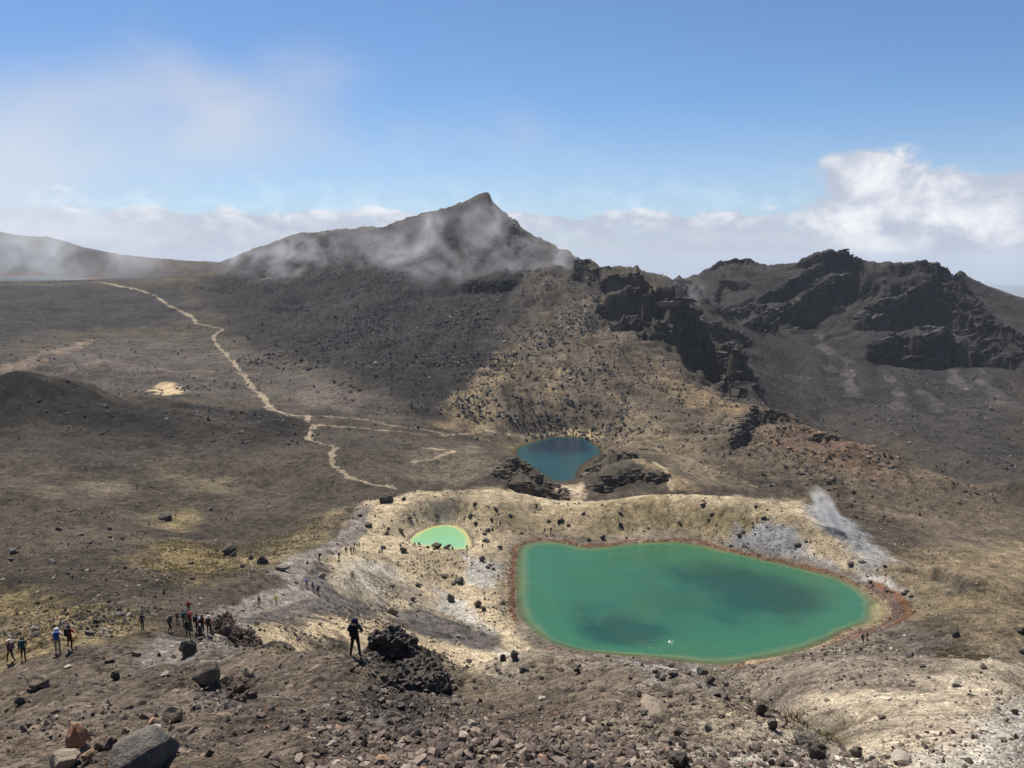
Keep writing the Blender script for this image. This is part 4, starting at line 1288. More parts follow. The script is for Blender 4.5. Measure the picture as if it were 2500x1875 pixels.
B(2205, 1868, 50, 'pale', 'yellowish white crusted rock at the bottom edge on the right', hr=0.55, kind=BIG, seed=4)
# blocks on the near shore
for i, (px, py, w, m, lb) in enumerate((
        (1638, 1630, 22, 'dark', 'dark block at the back of the white patch by the near shore'),
        (1600, 1642, 20, 'tan', 'tan block left of the white patch by the near shore'),
        (1642, 1655, 30, 'grey', 'grey block in front of the white patch by the near shore'),
        (1712, 1648, 34, 'grey', 'largest grey block right of the white patch by the shore'),
        (1680, 1648, 18, 'grey', 'small grey block in the middle of the near shore block heap'),
        (1733, 1672, 34, 'brown', 'brown block at the right foot of the near shore heap'),
        (1772, 1676, 24, 'grey', 'light grey block standing alone right of the near shore heap'),
        (1616, 1662, 18, 'dark', 'dark block at the left foot of the near shore heap'),
        (1752, 1702, 22, 'dark', 'flat dark stone below the near shore heap of blocks'))):
    B(px, py, w, m, lb, 'blocks heaped on the near shore', hr=0.75)
# right side
B(2222, 1606, 24, 'grey', 'dark boulder with white streak on the right hand ground', hr=0.7)
B(2334, 1556, 26, 'dark', 'dark rounded boulder right of the lake end, alone', hr=0.7)
B(2492, 1545, 22, 'dark', 'dark boulder at the right edge, upper of two', hr=0.8)
B(2494, 1596, 20, 'dark', 'dark boulder at the right edge, lower of two', hr=0.8)
B(2332, 1676, 30, 'pale', 'whitish rough boulder on the pale ground at right', hr=0.7)
B(2172, 1710, 16, 'white', 'small white slab on the pale ground right of olive shrubs', hr=0.6)
B(2178, 1584, 9, 'white', 'tiny white stone near the two walkers by the shore', hr=0.8)
B(2477, 1744, 20, 'brown', 'brown round boulder near the right edge on yellow ground', hr=0.9)
B(2456, 1762, 14, 'tan', 'tan stone just below the brown round boulder', hr=0.8)
B(2264, 1792, 12, 'dark', 'small black stone on the pale slope at bottom right', hr=0.8)
B(2152, 1756, 24, 'brown', 'brown slab on the slope right of the olive shrubs', hr=0.6)
B(2442, 1693, 16, 'brown', 'flat brown stone on pale ground near the right edge', hr=0.5)
B(2250, 1630, 18, 'dark', 'dark stone below the boulder with white streak', hr=0.6)
B(1886, 1712, 20, 'brown', 'brown stone on the shore slope above the olive shrubs', hr=0.6)
B(2160, 1386, 12, 'dark', 'dark stone at the foot of the white right bank', hr=0.7)
# meadow on the left
B(562, 1357, 38, 'dark', 'big black boulder standing alone in the meadow', hr=0.9, kind=BIG, tilt=0.1)
B(571, 1359, 17, 'grey', 'grey stone at the foot of the big black meadow boulder', hr=0.9)
B(642, 1378, 32, 'dark', 'two toned dark boulder on the slope right of the black boulder', hr=0.75)
B(612, 1366, 16, 'dark', 'small dark boulder left of the two toned boulder', hr=0.8)
B(592, 1386, 16, 'dark', 'small dark boulder below the big black meadow boulder', hr=0.8)
B(690, 1396, 40, 'grey', 'flat grey slab beside the ridge path', hr=0.5)
B(402, 1270, 44, 'dark', 'wide low black boulder in the middle of the meadow', hr=0.45)
B(514, 1247, 16, 'dark', 'dark stone in the meadow beyond the wide low boulder', hr=0.6)
B(35, 1352, 24, 'grey', 'grey boulder at the far left of the meadow', hr=0.7)
B(28, 1370, 17, 'dark', 'dark stone below the grey boulder at far left', hr=0.6)
B(198, 1308, 20, 'brown', 'brown stone in the left part of the meadow, right of another', hr=0.5)
B(143, 1296, 16, 'dark', 'dark stone in the left part of the meadow', hr=0.7)
B(268, 1294, 13, 'grey', 'small upright grey stone in the meadow', hr=1.0)
B(218, 1328, 13, 'grey', 'pale flat pebble like stone in the meadow below the upright one', hr=0.6)
B(467, 1378, 18, 'brown', 'brown stone on yellow grass left of the black boulder', hr=0.6)
B(786, 1413, 26, 'tan', 'tan boulder beside the path above the three walkers', hr=0.8)
B(859, 1406, 15, 'tan', 'tan boulder on the pale bank right of the three walkers', hr=0.9)
B(294, 1506, 26, 'grey', 'grey boulder on the meadow edge left of the walking hiker in black', hr=0.6)
B(237, 1524, 20, 'dark', 'round dark boulder on yellow grass behind the hikers', hr=0.9)
B(222, 1552, 30, 'grey', 'long grey stone right of the hiker in red', hr=0.5)
B(250, 1548, 16, 'brown', 'brown stone touching the long grey stone', hr=0.6)
B(84, 1556, 24, 'dark', 'dark flat boulder left of the hiker in white and blue', hr=0.5)
B(470, 1416, 16, 'brown', 'dark rock among pale slabs on the lower meadow', hr=0.7)
B(735, 884, 14, 'dark', 'lone black boulder at the foot of the peak', hr=1.0)
# banks of the lakes
B(945, 1228, 42, 'dark', 'dark slanting rock on the left shoulder of the tan mound', hr=0.6, tilt=0.4)
B(985, 1222, 16, 'dark', 'dark rock right of the slanting rock on the tan mound', hr=0.6)
B(900, 1288, 24, 'dark', 'dark boulder on the left end of the tan mound', hr=0.8)
B(878, 1262, 18, 'dark', 'dark stone above the boulder on left end of mound', hr=0.6)
B(978, 1300, 18, 'brown', 'brown boulder left of the small green lake', hr=0.9)
B(986, 1350, 22, 'brown', 'brown rock beside the crouching hiker in blue', hr=1.0)
B(936, 1340, 16, 'brown', 'brown rock left of the crouching hiker in blue', hr=0.8)
B(1066, 1340, 34, 'brown', 'brown rock at the near edge of the small green lake', hr=0.7)
B(1092, 1342, 26, 'tan', 'light rock at the near edge of the small green lake', hr=0.7)
B(1045, 1338, 12, 'dark', 'dark stone at the near edge of the small green lake', hr=0.7)
B(1192, 1298, 18, 'dark', 'dark boulder right of the small green lake, upper one', hr=0.7)
B(1182, 1306, 14, 'dark', 'dark boulder right of the small green lake, lower one', hr=0.7)
B(1186, 1324, 22, 'grey', 'grey slab right of the small green lake', hr=0.5)
B(1221, 1340, 18, 'dark', 'dark rounded boulder between the two green lakes', hr=0.8)
B(1176, 1372, 20, 'grey', 'grey boulder on the white bank left of the emerald lake', hr=1.1)
B(1190, 1388, 16, 'grey', 'grey stone below the boulder on the white bank', hr=0.8)
B(1205, 1392, 14, 'dark', 'dark stone on the white bank near the rusty rim', hr=0.8)
B(1123, 1425, 28, 'grey', 'large rounded boulder on the bank below the small lake', hr=0.85)
B(1108, 1428, 14, 'dark', 'dark stone left of the large rounded bank boulder', hr=0.7)
B(1103, 1470, 24, 'grey', 'pointed grey boulder lower on the bank', hr=1.1)
B(1166, 1484, 26, 'brown', 'brown boulder pair on the lower bank, left one', hr=0.9)
B(1180, 1492, 18, 'brown', 'brown boulder pair on the lower bank, right one', hr=1.0)
B(1008, 1468, 20, 'brown', 'brown boulder on the grey streak of the bank', hr=0.9)
B(1003, 1478, 18, 'pale', 'pale stone below the brown boulder of the grey streak', hr=0.5)
B(958, 1500, 34, 'tan', 'large pale tan boulder at the head of the grey gully', hr=0.6)
B(1118, 1558, 20, 'pale', 'pale stone at the lower end of the grey gully', hr=0.5)
B(1256, 1612, 24, 'dark', 'dark crag on the yellow bank near the lake corner', hr=1.2, kind=LAVAB)
B(1228, 1614, 16, 'dark', 'smaller dark crag left of the one near the lake corner', hr=1.1, kind=LAVAB)
B(1146, 1620, 18, 'dark', 'dark stone on the yellow bank left of the crags', hr=0.8)
B(1214, 1640, 16, 'dark', 'dark stone at the foot of the yellow bank', hr=0.8)
B(1372, 1276, 16, 'dark', 'dark boulder on the mound behind the emerald lake, tallest one', hr=1.2)
B(1388, 1286, 15, 'dark', 'dark boulder right of the tallest one behind the lake', hr=0.8)
B(1340, 1276, 14, 'brown', 'brown boulder left of the tallest one behind the lake', hr=0.7)
B(1424, 1258, 12, 'dark', 'dark boulder higher on the mound behind the lake', hr=1.0)
B(1516, 1288, 16, 'dark', 'dark block on the olive slope behind the lake', hr=1.1)
B(1470, 1318, 17, 'dark', 'dark rounded boulder at the far shore of emerald lake', hr=1.0)
B(1437, 1322, 16, 'dark', 'dark boulder at the far shore left of the rounded one', hr=0.8)
B(1273, 1303, 13, 'brown', 'brown boulder above the left corner of emerald lake', hr=0.7)
B(1845, 1240, 14, 'dark', 'dark boulder on the crest of the tan ridge', hr=0.8)
B(1864, 1270, 16, 'dark', 'dark boulder above the grey patch of the ridge', hr=0.9)
B(1814, 1302, 12, 'dark', 'dark boulder inside the grey patch of the ridge', hr=1.0)
B(1740, 1258, 24, 'dark', 'flat dark ledge rock on the olive slope', hr=0.45)
B(1730, 1272, 13, 'dark', 'small dark boulder below the flat ledge rock', hr=0.8)
B(1946, 1338, 26, 'grey', 'grey boulder at the right end of the grey patch', hr=0.7)
B(1967, 1324, 12, 'brown', 'brown stone beside the grey boulder of the patch', hr=0.7)
B(2076, 1382, 26, 'dark', 'dark boulder at the head of the white right bank, left one', hr=0.6)
B(2106, 1376, 18, 'dark', 'dark boulder at the head of the white right bank, right one', hr=0.6)
B(2215, 1446, 16, 'dark', 'dark boulder near the end of the white right bank', hr=0.6)
B(1160, 1232, 16, 'brown', 'brown stone on the middle of the tan mound', hr=0.6)
B(1246, 1262, 14, 'dark', 'dark stone on the mound between the lakes', hr=0.7)
# beach of the dark lake
B(1416, 1056, 10, 'dark', 'dark boulder on the sandy beach of the dark lake', hr=0.7)
B(1408, 1047, 9, 'dark', 'dark boulder at the back of the sandy beach', hr=0.8)
B(1356, 1062, 9, 'grey', 'grey boulder at the left end of the sandy beach', hr=0.8)


def ordinal(k):
    w = ['first', 'second', 'third', 'fourth', 'fifth', 'sixth', 'seventh', 'eighth', 'ninth', 'tenth', 'eleventh', 'twelfth', 'thirteenth', 'fourteenth', 'fifteenth',
         'sixteenth', 'seventeenth', 'eighteenth', 'nineteenth', 'twentieth']
    return w[k] if k < 20 else 'twenty-' + w[k - 20] if k < 29 else 'thirtieth' if k == 29 else 'thirty-' + w[k - 30]


def more(n, region, mats, size, place, group, seed):
    """further boulders of one field; each is told by its place in the row from left to right"""
    poly = world_poly(region)
    rng = random.Random(seed)
    spots, tries = [], 0
    while len(spots) < n and tries < n * 80:
        tries += 1
        x = rng.uniform(poly[:, 0].min(), poly[:, 0].max())
        y = rng.uniform(poly[:, 1].min(), poly[:, 1].max())
        if poly_sd(poly, np.array([x]), np.array([y]))[0] > 0:
            continue
        if min(float(at_vertex(s, np.array([x]), np.array([y]))[0]) for s in LAKE_SD.values()) < 1.0:
            continue
        spots.append((math.atan2(x, y), x, y))
    spots.sort()
    for k, (_, x, y) in enumerate(spots):
        w = min(0.8 * size[0] * math.exp(rng.expovariate(2.2)), size[1])
        mt = rng.choice(mats)
        o = bpy.data.objects.new('boulder', shaped(rng.choice(MED), mt))
        COL.objects.link(o)
        z = float(ground_z(np.array([x]), np.array([y]))[0])
        o.location = (x, y, z + w * 0.2)
        o.scale = (w / 2, w / 2 * rng.uniform(0.7, 1.1), w / 2 * rng.uniform(0.6, 1.0))
        o.rotation_euler = (rng.uniform(-0.3, 0.3), rng.uniform(-0.3, 0.3), rng.uniform(0, 6.28))
        big_ = 'small' if w < size[0] * 1.05 else 'larger'
        where = 'leftmost' if k == 0 else 'rightmost' if k == len(spots) - 1 else ordinal(k) + ' from the left'
        tag(o, big_ + ' ' + mt + ' boulder, ' + where + ' ' + place, 'boulder', group)


more(20, [(920, 1330), (960, 1250), (1200, 1215), (1250, 1320), (1180, 1300), (1000, 1270)], ['dark', 'brown'], (0.7, 1.5), 'round the small green lake', 'boulders round the small green lake', 1)
more(30, [(1260, 1300), (1300, 1225), (1700, 1215), (1900, 1270), (1850, 1345), (1500, 1315)], ['dark', 'brown', 'dark'], (0.6, 1.5), 'behind the emerald lake', 'boulders behind the emerald lake', 2)
more(36, [(860, 1400), (1000, 1370), (1230, 1380), (1240, 1560), (1100, 1520), (950, 1460)], ['brown', 'grey', 'dark', 'tan'], (0.5, 1.4), 'on the left lake bank', 'boulders on the left bank', 3)
more(18, [(2070, 1385), (2130, 1390), (2235, 1455), (2220, 1470), (2130, 1440)], ['dark', 'brown'], (0.5, 1.2), 'on the white right bank', 'stones on the white right bank', 4)
more(22, [(30, 1300), (500, 1280), (640, 1380), (450, 1440), (60, 1420)], ['dark', 'brown', 'grey'], (0.6, 1.5), 'on the lower meadow', 'boulders of the lower meadow', 5)
more(22, [(2240, 1520), (2480, 1480), (2490, 1640), (2250, 1700), (2000, 1660)], ['brown', 'dark', 'tan'], (0.4, 1.0), 'right of the lake', 'boulders right of the lake', 6)


# ------------------------------------------------------------------ lava outcrops and crags, each one thing
def outcrop(name, label, lumps, mat, cat='rock outcrop', craggy=0.26, sub=4, seed=0, voxel=0.055):
    vs, fs, n0 = [], [], 0
    base_v, base_f = ico(sub)
    x0, y0, z0, _ = hit(lumps[0][0], lumps[0][1])
    rng = np.random.default_rng(seed)
    # bridge every lump to its nearest neighbour so that the outcrop is one body
    chain, done, todo = list(lumps), [lumps[0]], list(lumps[1:])
    while todo:
        a_, b_ = min(((p, q) for p in done for q in todo), key=lambda t_: math.hypot(t_[0][0] - t_[1][0], (t_[0][1] - t_[1][1]) * 1.6))
        todo.remove(b_)
        done.append(b_)
        for f_ in (0.3, 0.7):
            chain.append((a_[0] + (b_[0] - a_[0]) * f_, a_[1] + (b_[1] - a_[1]) * f_, 0.5 * (a_[2] + b_[2]), min(a_[3], b_[3])))
    for px, py, wpx, hr in chain:
        x, y, z, d = hit(px, py)
        w = wpx * math.sqrt(d * d + (z - CZ) ** 2) / FPX
        v = facet(base_v, rng, 6, 0.5, 0.9)
        off = rng.uniform(-40, 40, 3)
        q = base_v
        r = (0.25 - np.abs(noise3(q + off, 1.6))) * craggy * 1.6 + (0.25 - np.abs(noise3(q + off, 4.0))) * craggy * 1.1 + noise3(q + off, 9.0) * craggy * 0.5 + noise3(q + off, 20.0) * craggy * 0.25
        v = v + base_v * r[:, None]
        v = v * np.array([w / 2, w / 2 * 0.9, w / 2 * hr * 0.85])
        vs.append(v + np.array([x - x0, y + w * 0.35 - y0, z + w * hr * 0.14 - z0]))
        fs.append(base_f + n0)
        n0 += len(base_v)
    me = np_mesh(name, np.concatenate(vs), np.concatenate(fs), False)
    o = link(name, me, RM[mat])
    md = o.modifiers.new('fuse', 'REMESH')
    md.mode = 'VOXEL'
    md.voxel_size = voxel
    dg = bpy.context.evaluated_depsgraph_get()
    me2 = bpy.data.meshes.new_from_object(o.evaluated_get(dg))
    o.modifiers.clear()
    o.data = me2
    me2.name = name
    if not me2.materials:
        me2.materials.append(RM[mat])
    # one body only: loose crumbs left by the fusing go
    bmk = bmesh.new()
    bmk.from_mesh(me2)
    left, groups = set(bmk.verts), []
    while left:
        st = [left.pop()]
        isl = [st[0]]
        while st:
            for e in st.pop().link_edges:
                for w_ in e.verts:
                    if w_ in left:
                        left.discard(w_)
                        st.append(w_)
                        isl.append(w_)
        groups.append(isl)
    groups.sort(key=len)
    bmesh.ops.delete(bmk, geom=[q for g in groups[:-1] for q in g], context='VERTS')
    bmk.to_mesh(me2)
    bmk.free()
    # clinker: break the surface up
    n = len(me2.vertices)
    q = np.empty(n * 3, np.float32)
    nr = np.empty(n * 3, np.float32)
    me2.vertices.foreach_get('co', q)
    me2.vertices.foreach_get('normal', nr)
    q, nr = q.reshape(-1, 3), nr.reshape(-1, 3)
    u = voxel * 3.6
    disp = (0.2 - np.abs(noise3(q, 0.22 / u))) * 2.4 * u + (0.2 - np.abs(noise3(q, 0.5 / u))) * 1.6 * u + (0.2 - np.abs(noise3(q + 9, 1.1 / u))) * 1.2 * u + noise3(q + 5, 2.4 / u) * 0.5 * u
    me2.vertices.foreach_set('co', (q + nr * disp[:, None]).astype(np.float32).ravel())
    me2.update()
    o.location = (x0, y0, z0)
    tag(o, label, cat)
    return o


outcrop('lava_outcrop', 'black clinkery lava outcrop right of the hooded woman', [
    (950, 1592, 84, 0.8), (925, 1588, 46, 0.9), (985, 1590, 50, 0.9), (985, 1625, 66, 0.7), (1030, 1640, 60, 0.7), (1065, 1668, 56, 0.7),
    (1000, 1660, 70, 0.8), (1035, 1690, 70, 0.8), (975, 1690, 60, 0.8), (1080, 1695, 44, 0.6), (1010, 1720, 76, 0.8), (955, 1735, 66, 0.8),
    (910, 1765, 56, 0.6), (985, 1765, 70, 0.7), (940, 1785, 50, 0.5), (1040, 1745, 50, 0.6), (890, 1735, 26, 0.7), (920, 1700, 28, 0.7), (945, 1668, 26, 0.7)], 'dark', seed=1)
outcrop('lava_outcrop', 'jagged dark rock standing beside the resting group of hikers', [
    (545, 1535, 48, 1.0), (560, 1520, 32, 1.3), (528, 1545, 34, 0.8), (550, 1550, 40, 0.7)], 'red', seed=2, voxel=0.08)
outcrop('lava_outcrop', 'low rugged lava ledge below the jagged rock, beside yellow hollow', [
    (570, 1560, 50, 0.6), (600, 1572, 54, 0.6), (635, 1585, 48, 0.6), (665, 1592, 44, 0.6), (678, 1584, 34, 1.3), (560, 1585, 50, 0.5), (610, 1592, 50, 0.4)], 'red', seed=3, voxel=0.08)
outcrop('lava_rubble', 'heap of dark red clinker below the split boulder', [
    (575, 1690, 44, 0.7), (555, 1700, 36, 0.6), (590, 1680, 36, 0.6), (575, 1715, 40, 0.6), (595, 1705, 30, 0.6), (550, 1715, 26, 0.6), (480, 1700, 24, 0.7), (465, 1706, 20, 0.7)], 'red', seed=4)
outcrop('rock_pinnacle', 'pointed rock pinnacle in the gap between the peak and the right ridge', [
    (1659, 736, 48, 1.0), (1659, 724, 42, 1.3), (1659, 710, 32, 1.4), (1659, 700, 24, 1.4), (1646, 738, 34, 1.0), (1676, 738, 32, 1.0)], 'dark', 'pinnacle', 0.16, 3, seed=5, voxel=0.8)


LR = [(0.075, 0.066, 0.058, 4), (0.11, 0.095, 0.082, 3), (0.05, 0.044, 0.04, 3), (0.17, 0.145, 0.12, 1)]
near_lava = mask_of(world_poly([(890, 1580), (1010, 1560), (1110, 1650), (1110, 1700), (1060, 1760), (950, 1800), (850, 1785), (880, 1700)]), 1.2, 1.0, 3)
near_lava = np.maximum(near_lava, mask_of(world_poly([(500, 1545), (560, 1530), (700, 1585), (690, 1600), (500, 1600)]), 1.5, 1.0, 4))
near_lava = np.maximum(near_lava, mask_of(world_poly([(450, 1660), (600, 1650), (620, 1720), (560, 1750), (450, 1720)]), 0.8, 0.8, 3))
scatter('lava_rubble', 'broken lava rubble round the near outcrops', 7000, (14, 66), (0.05, 0.26), lambda x, y, d, a: at_vertex(near_lava, x, y), LR, a_range=(-22, -3), seed=21, mind=0.0022)


# ledges and blocks of the cliff bands
def ledges(name, label, which, tiltd, col, seed):
    rng = np.random.default_rng(seed)
    f2 = np.array([(0, 2, 3), (0, 3, 1), (4, 5, 7), (4, 7, 6), (0, 1, 5), (0, 5, 4), (2, 6, 7), (2, 7, 3), (0, 4, 6), (0, 6, 2), (1, 3, 7), (1, 7, 5)])
    cube = np.array([(a, b, c) for a in (-1, 1) for b in (-1, 1) for c in (-1, 1)], float)
    lib = [cube * 0.8 + rng.normal(size=cube.shape) * 0.22 for _ in range(14)]
    VS, FS, CS, n0 = [], [], [], 0
    for ci in which:
        pl, hgt = CL_LINES[ci]
        line = np.array([hit(px, py)[:2] for px, py in pl])
        for (ax, ay), (bx, by) in zip(line[:-1], line[1:]):
            L = math.hypot(bx - ax, by - ay)
            th = math.atan2(by - ay, bx - ax)
            for _ in range(int(L / (0.30 * hgt + 1) * 4.5) + 1):
                t, o = rng.random(), rng.normal(-0.04 * hgt, 0.17 * hgt + 0.6)
                x, y = ax + t * (bx - ax) - math.sin(th) * o, ay + t * (by - ay) + math.cos(th) * o
                z = float(ground_z(np.array([x]), np.array([y]))[0])
                s = hgt * rng.uniform(0.04, 0.15) + 0.45
                v = lib[rng.integers(0, 14)] * np.array([s * rng.uniform(1.0, 2.6), s * rng.uniform(0.7, 1.1), s * rng.uniform(0.4, 0.75)])
                al = math.radians(tiltd + rng.normal(0, 7))
                v = np.stack([v[:, 0] * math.cos(al) - v[:, 2] * math.sin(al), v[:, 1], v[:, 0] * math.sin(al) + v[:, 2] * math.cos(al)], -1)
                ph = th * 0.6 + rng.normal(0, 0.25)
                v = np.stack([v[:, 0] * math.cos(ph) - v[:, 1] * math.sin(ph), v[:, 0] * math.sin(ph) + v[:, 1] * math.cos(ph), v[:, 2]], -1)
                VS.append(v + np.array([x, y, z]))
                FS.append(f2 + n0)
                CS.append(np.repeat(np.array([col]) * math.exp(rng.normal(0, 0.2)), len(v), 0))
                n0 += len(v)
    o = link(name, np_mesh(name, np.concatenate(VS), np.concatenate(FS), False, np.concatenate(CS)), STONE)
    tag(o, label, kind='stuff')


ledges('cliff_ledges', 'dark inclined lava ledges of the far right ridge', list(range(0, 15)) + list(range(35, 41)), 19, (0.042, 0.039, 0.039), 1)
ledges('cliff_ledges', 'dark brown crags of the ridge between peak and right ridge', range(15, 24), 6, (0.058, 0.050, 0.044), 2)
ledges('cliff_ledges', 'rocky ribs near the summit of the peak', range(24, 29), 4, (0.055, 0.051, 0.050), 3)
ledges('cliff_ledges', 'rugged rock ledges round the dark lake', range(29, 33), 0, (0.075, 0.062, 0.046), 4)


# ------------------------------------------------------------------ grass and shrubs
def blades(name, label, region, n, size, cols, seed, per=14):
    poly = world_poly(region)
    rng = np.random.default_rng(seed)
    x = rng.uniform(poly[:, 0].min(), poly[:, 0].max(), n * 4)
    y = rng.uniform(poly[:, 1].min(), poly[:, 1].max(), n * 4)
    s = poly_sd(poly, x, y) + 4 * fbm(x, y, 8, 3, seed)
    ok = (s < 0) & (rng.random(n * 4) < 0.25 + 0.75 * nfield(x, y, 5, -0.1, 0.4, seed))
    x, y = x[ok][:n], y[ok][:n]
    n = len(x)
    z = ground_z(x, y)
    h = rng.uniform(size[0], size[1], n)
    N = n * per
    X3, Y3, Z3, H3 = (np.repeat(q, per) for q in (x, y, z, h))
    th = rng.uniform(0, 2 * math.pi, N)
    lean = rng.uniform(0.3, 1.0, N) * H3
    rr = rng.uniform(0, 0.35, N) * H3
    bx, by = X3 + np.cos(th) * rr, Y3 + np.sin(th) * rr
    wv = H3 * 0.09
    a = np.stack([bx - np.sin(th) * wv, by + np.cos(th) * wv, Z3 - 0.03], -1)
    b = np.stack([bx + np.sin(th) * wv, by - np.cos(th) * wv, Z3 - 0.03], -1)
    c = np.stack([bx + np.cos(th) * lean, by + np.sin(th) * lean, Z3 + H3 * rng.uniform(0.5, 1.0, N)], -1)
    co = np.stack([a, b, c], 1).reshape(-1, 3)
    f = np.arange(N * 3).reshape(-1, 3)
    pal = np.array(cols)[rng.integers(0, len(cols), n)] * np.exp(rng.normal(0, 0.15, (n, 1)))
    o = link(name, np_mesh(name, co, f, False, np.repeat(pal, per * 3, 0)), STONE)
    tag(o, label, kind='stuff')


YG = [(0.24, 0.185, 0.085), (0.20, 0.155, 0.07), (0.29, 0.23, 0.12), (0.15, 0.115, 0.055)]
OL = [(0.105, 0.085, 0.035), (0.14, 0.11, 0.05), (0.075, 0.06, 0.028)]
blades('tussock_grass', 'dry yellow tussock grass behind the hikers at left', [(-40, 1465), (150, 1472), (310, 1495), (330, 1520), (220, 1560), (60, 1595), (-40, 1605)], 3400, (0.14, 0.34), YG, 1)
blades('tussock_grass', 'dry yellow tussock grass round the black meadow boulder', [(340, 1345), (420, 1315), (560, 1330), (700, 1300), (800, 1250), (760, 1330), (600, 1400), (420, 1425)], 3400, (0.18, 0.42), YG, 2)
blades('low_shrubs', 'olive brown low shrubs in the hollow right of the gravel mound', [(1880, 1722), (1960, 1715), (2070, 1745), (2060, 1785), (1990, 1795), (1930, 1785)], 2600, (0.10, 0.28), OL, 3, 16)
blades('low_shrubs', 'olive grass streak on the ground right of the lake', [(2290, 1580), (2400, 1585), (2390, 1612), (2300, 1608)], 900, (0.15, 0.3), OL, 4)
# ------------------------------------------------------------------ people
def cloth(name, col, rough=0.85):
    mat = bpy.data.materials.new(name)
    mat.use_nodes = True
    t = NT(mat.node_tree)
    b = bsdf(t, rough, 0.25)
    geo = t.n('ShaderNodeNewGeometry')
    n = t.noise(geo.outputs['Position'], 9.0, 3, 0.6)
    t.l(t.mix(1.0, tuple(col), t.ramp(n, 0.3, 0.7, 0.75, 1.25, False), 'MULTIPLY'), b.inputs['Base Color'])
    return mat


CM = {k: cloth(k + '_cloth', v) for k, v in {
    'black': (0.012, 0.012, 0.014), 'navy': (0.030, 0.032, 0.065), 'dgreen': (0.022, 0.050, 0.042), 'teal': (0.020, 0.075, 0.085),
    'red': (0.36, 0.030, 0.022), 'darkred': (0.14, 0.018, 0.016), 'pink': (0.50, 0.06, 0.12), 'white': (0.72, 0.72, 0.74), 'blue': (0.03, 0.09, 0.30),
    'lblue': (0.18, 0.30, 0.50), 'grey': (0.10, 0.105, 0.11), 'lgrey': (0.24, 0.235, 0.23), 'neon': (0.55, 0.62, 0.03), 'mauve': (0.14, 0.09, 0.11),
    'ochre': (0.30, 0.16, 0.04), 'khaki': (0.20, 0.17, 0.12), 'maroon': (0.075, 0.018, 0.018), 'charcoal': (0.028, 0.028, 0.030)}.items()}
SKIN = cloth('skin', (0.42, 0.26, 0.18), 0.6)
HAIR = cloth('dark_hair', (0.018, 0.013, 0.010), 0.5)
BOOT = cloth('boot_leather', (0.03, 0.024, 0.02), 0.6)

STAND = dict(pelvis=(0, 0, .93), spine=(0, .01, 1.13), chest=(0, 0, 1.32), neck=(0, 0, 1.46), head=(0, .02, 1.565), crown=(0, .015, 1.66), nose=(0, .125, 1.56),
             shL=(-.175, 0, 1.39), elL=(-.245, -.03, 1.12), wrL=(-.235, .07, .89), haL=(-.225, .09, .82),
             shR=(.175, 0, 1.39), elR=(.245, -.03, 1.12), wrR=(.235, .07, .89), haR=(.225, .09, .82),
             hiL=(-.09, 0, .88), knL=(-.11, .03, .49), anL=(-.125, -.02, .09), toL=(-.14, .14, .035),
             hiR=(.09, 0, .88), knR=(.11, .03, .49), anR=(.125, -.02, .09), toR=(.14, .14, .035))


def pose(**kw):
    p = dict(STAND)
    p.update(kw)
    return p


def bent(p, ang):
    """lean the upper body forward about the hips"""
    q = dict(p)
    for k in ('spine', 'chest', 'neck', 'head', 'crown', 'nose', 'shL', 'elL', 'wrL', 'haL', 'shR', 'elR', 'wrR', 'haR'):
        x, y, z = p[k]
        y0, z0 = y, z - .93
        q[k] = (x, y0 * math.cos(ang) + z0 * math.sin(ang), .93 - y0 * math.sin(ang) + z0 * math.cos(ang))
    return q


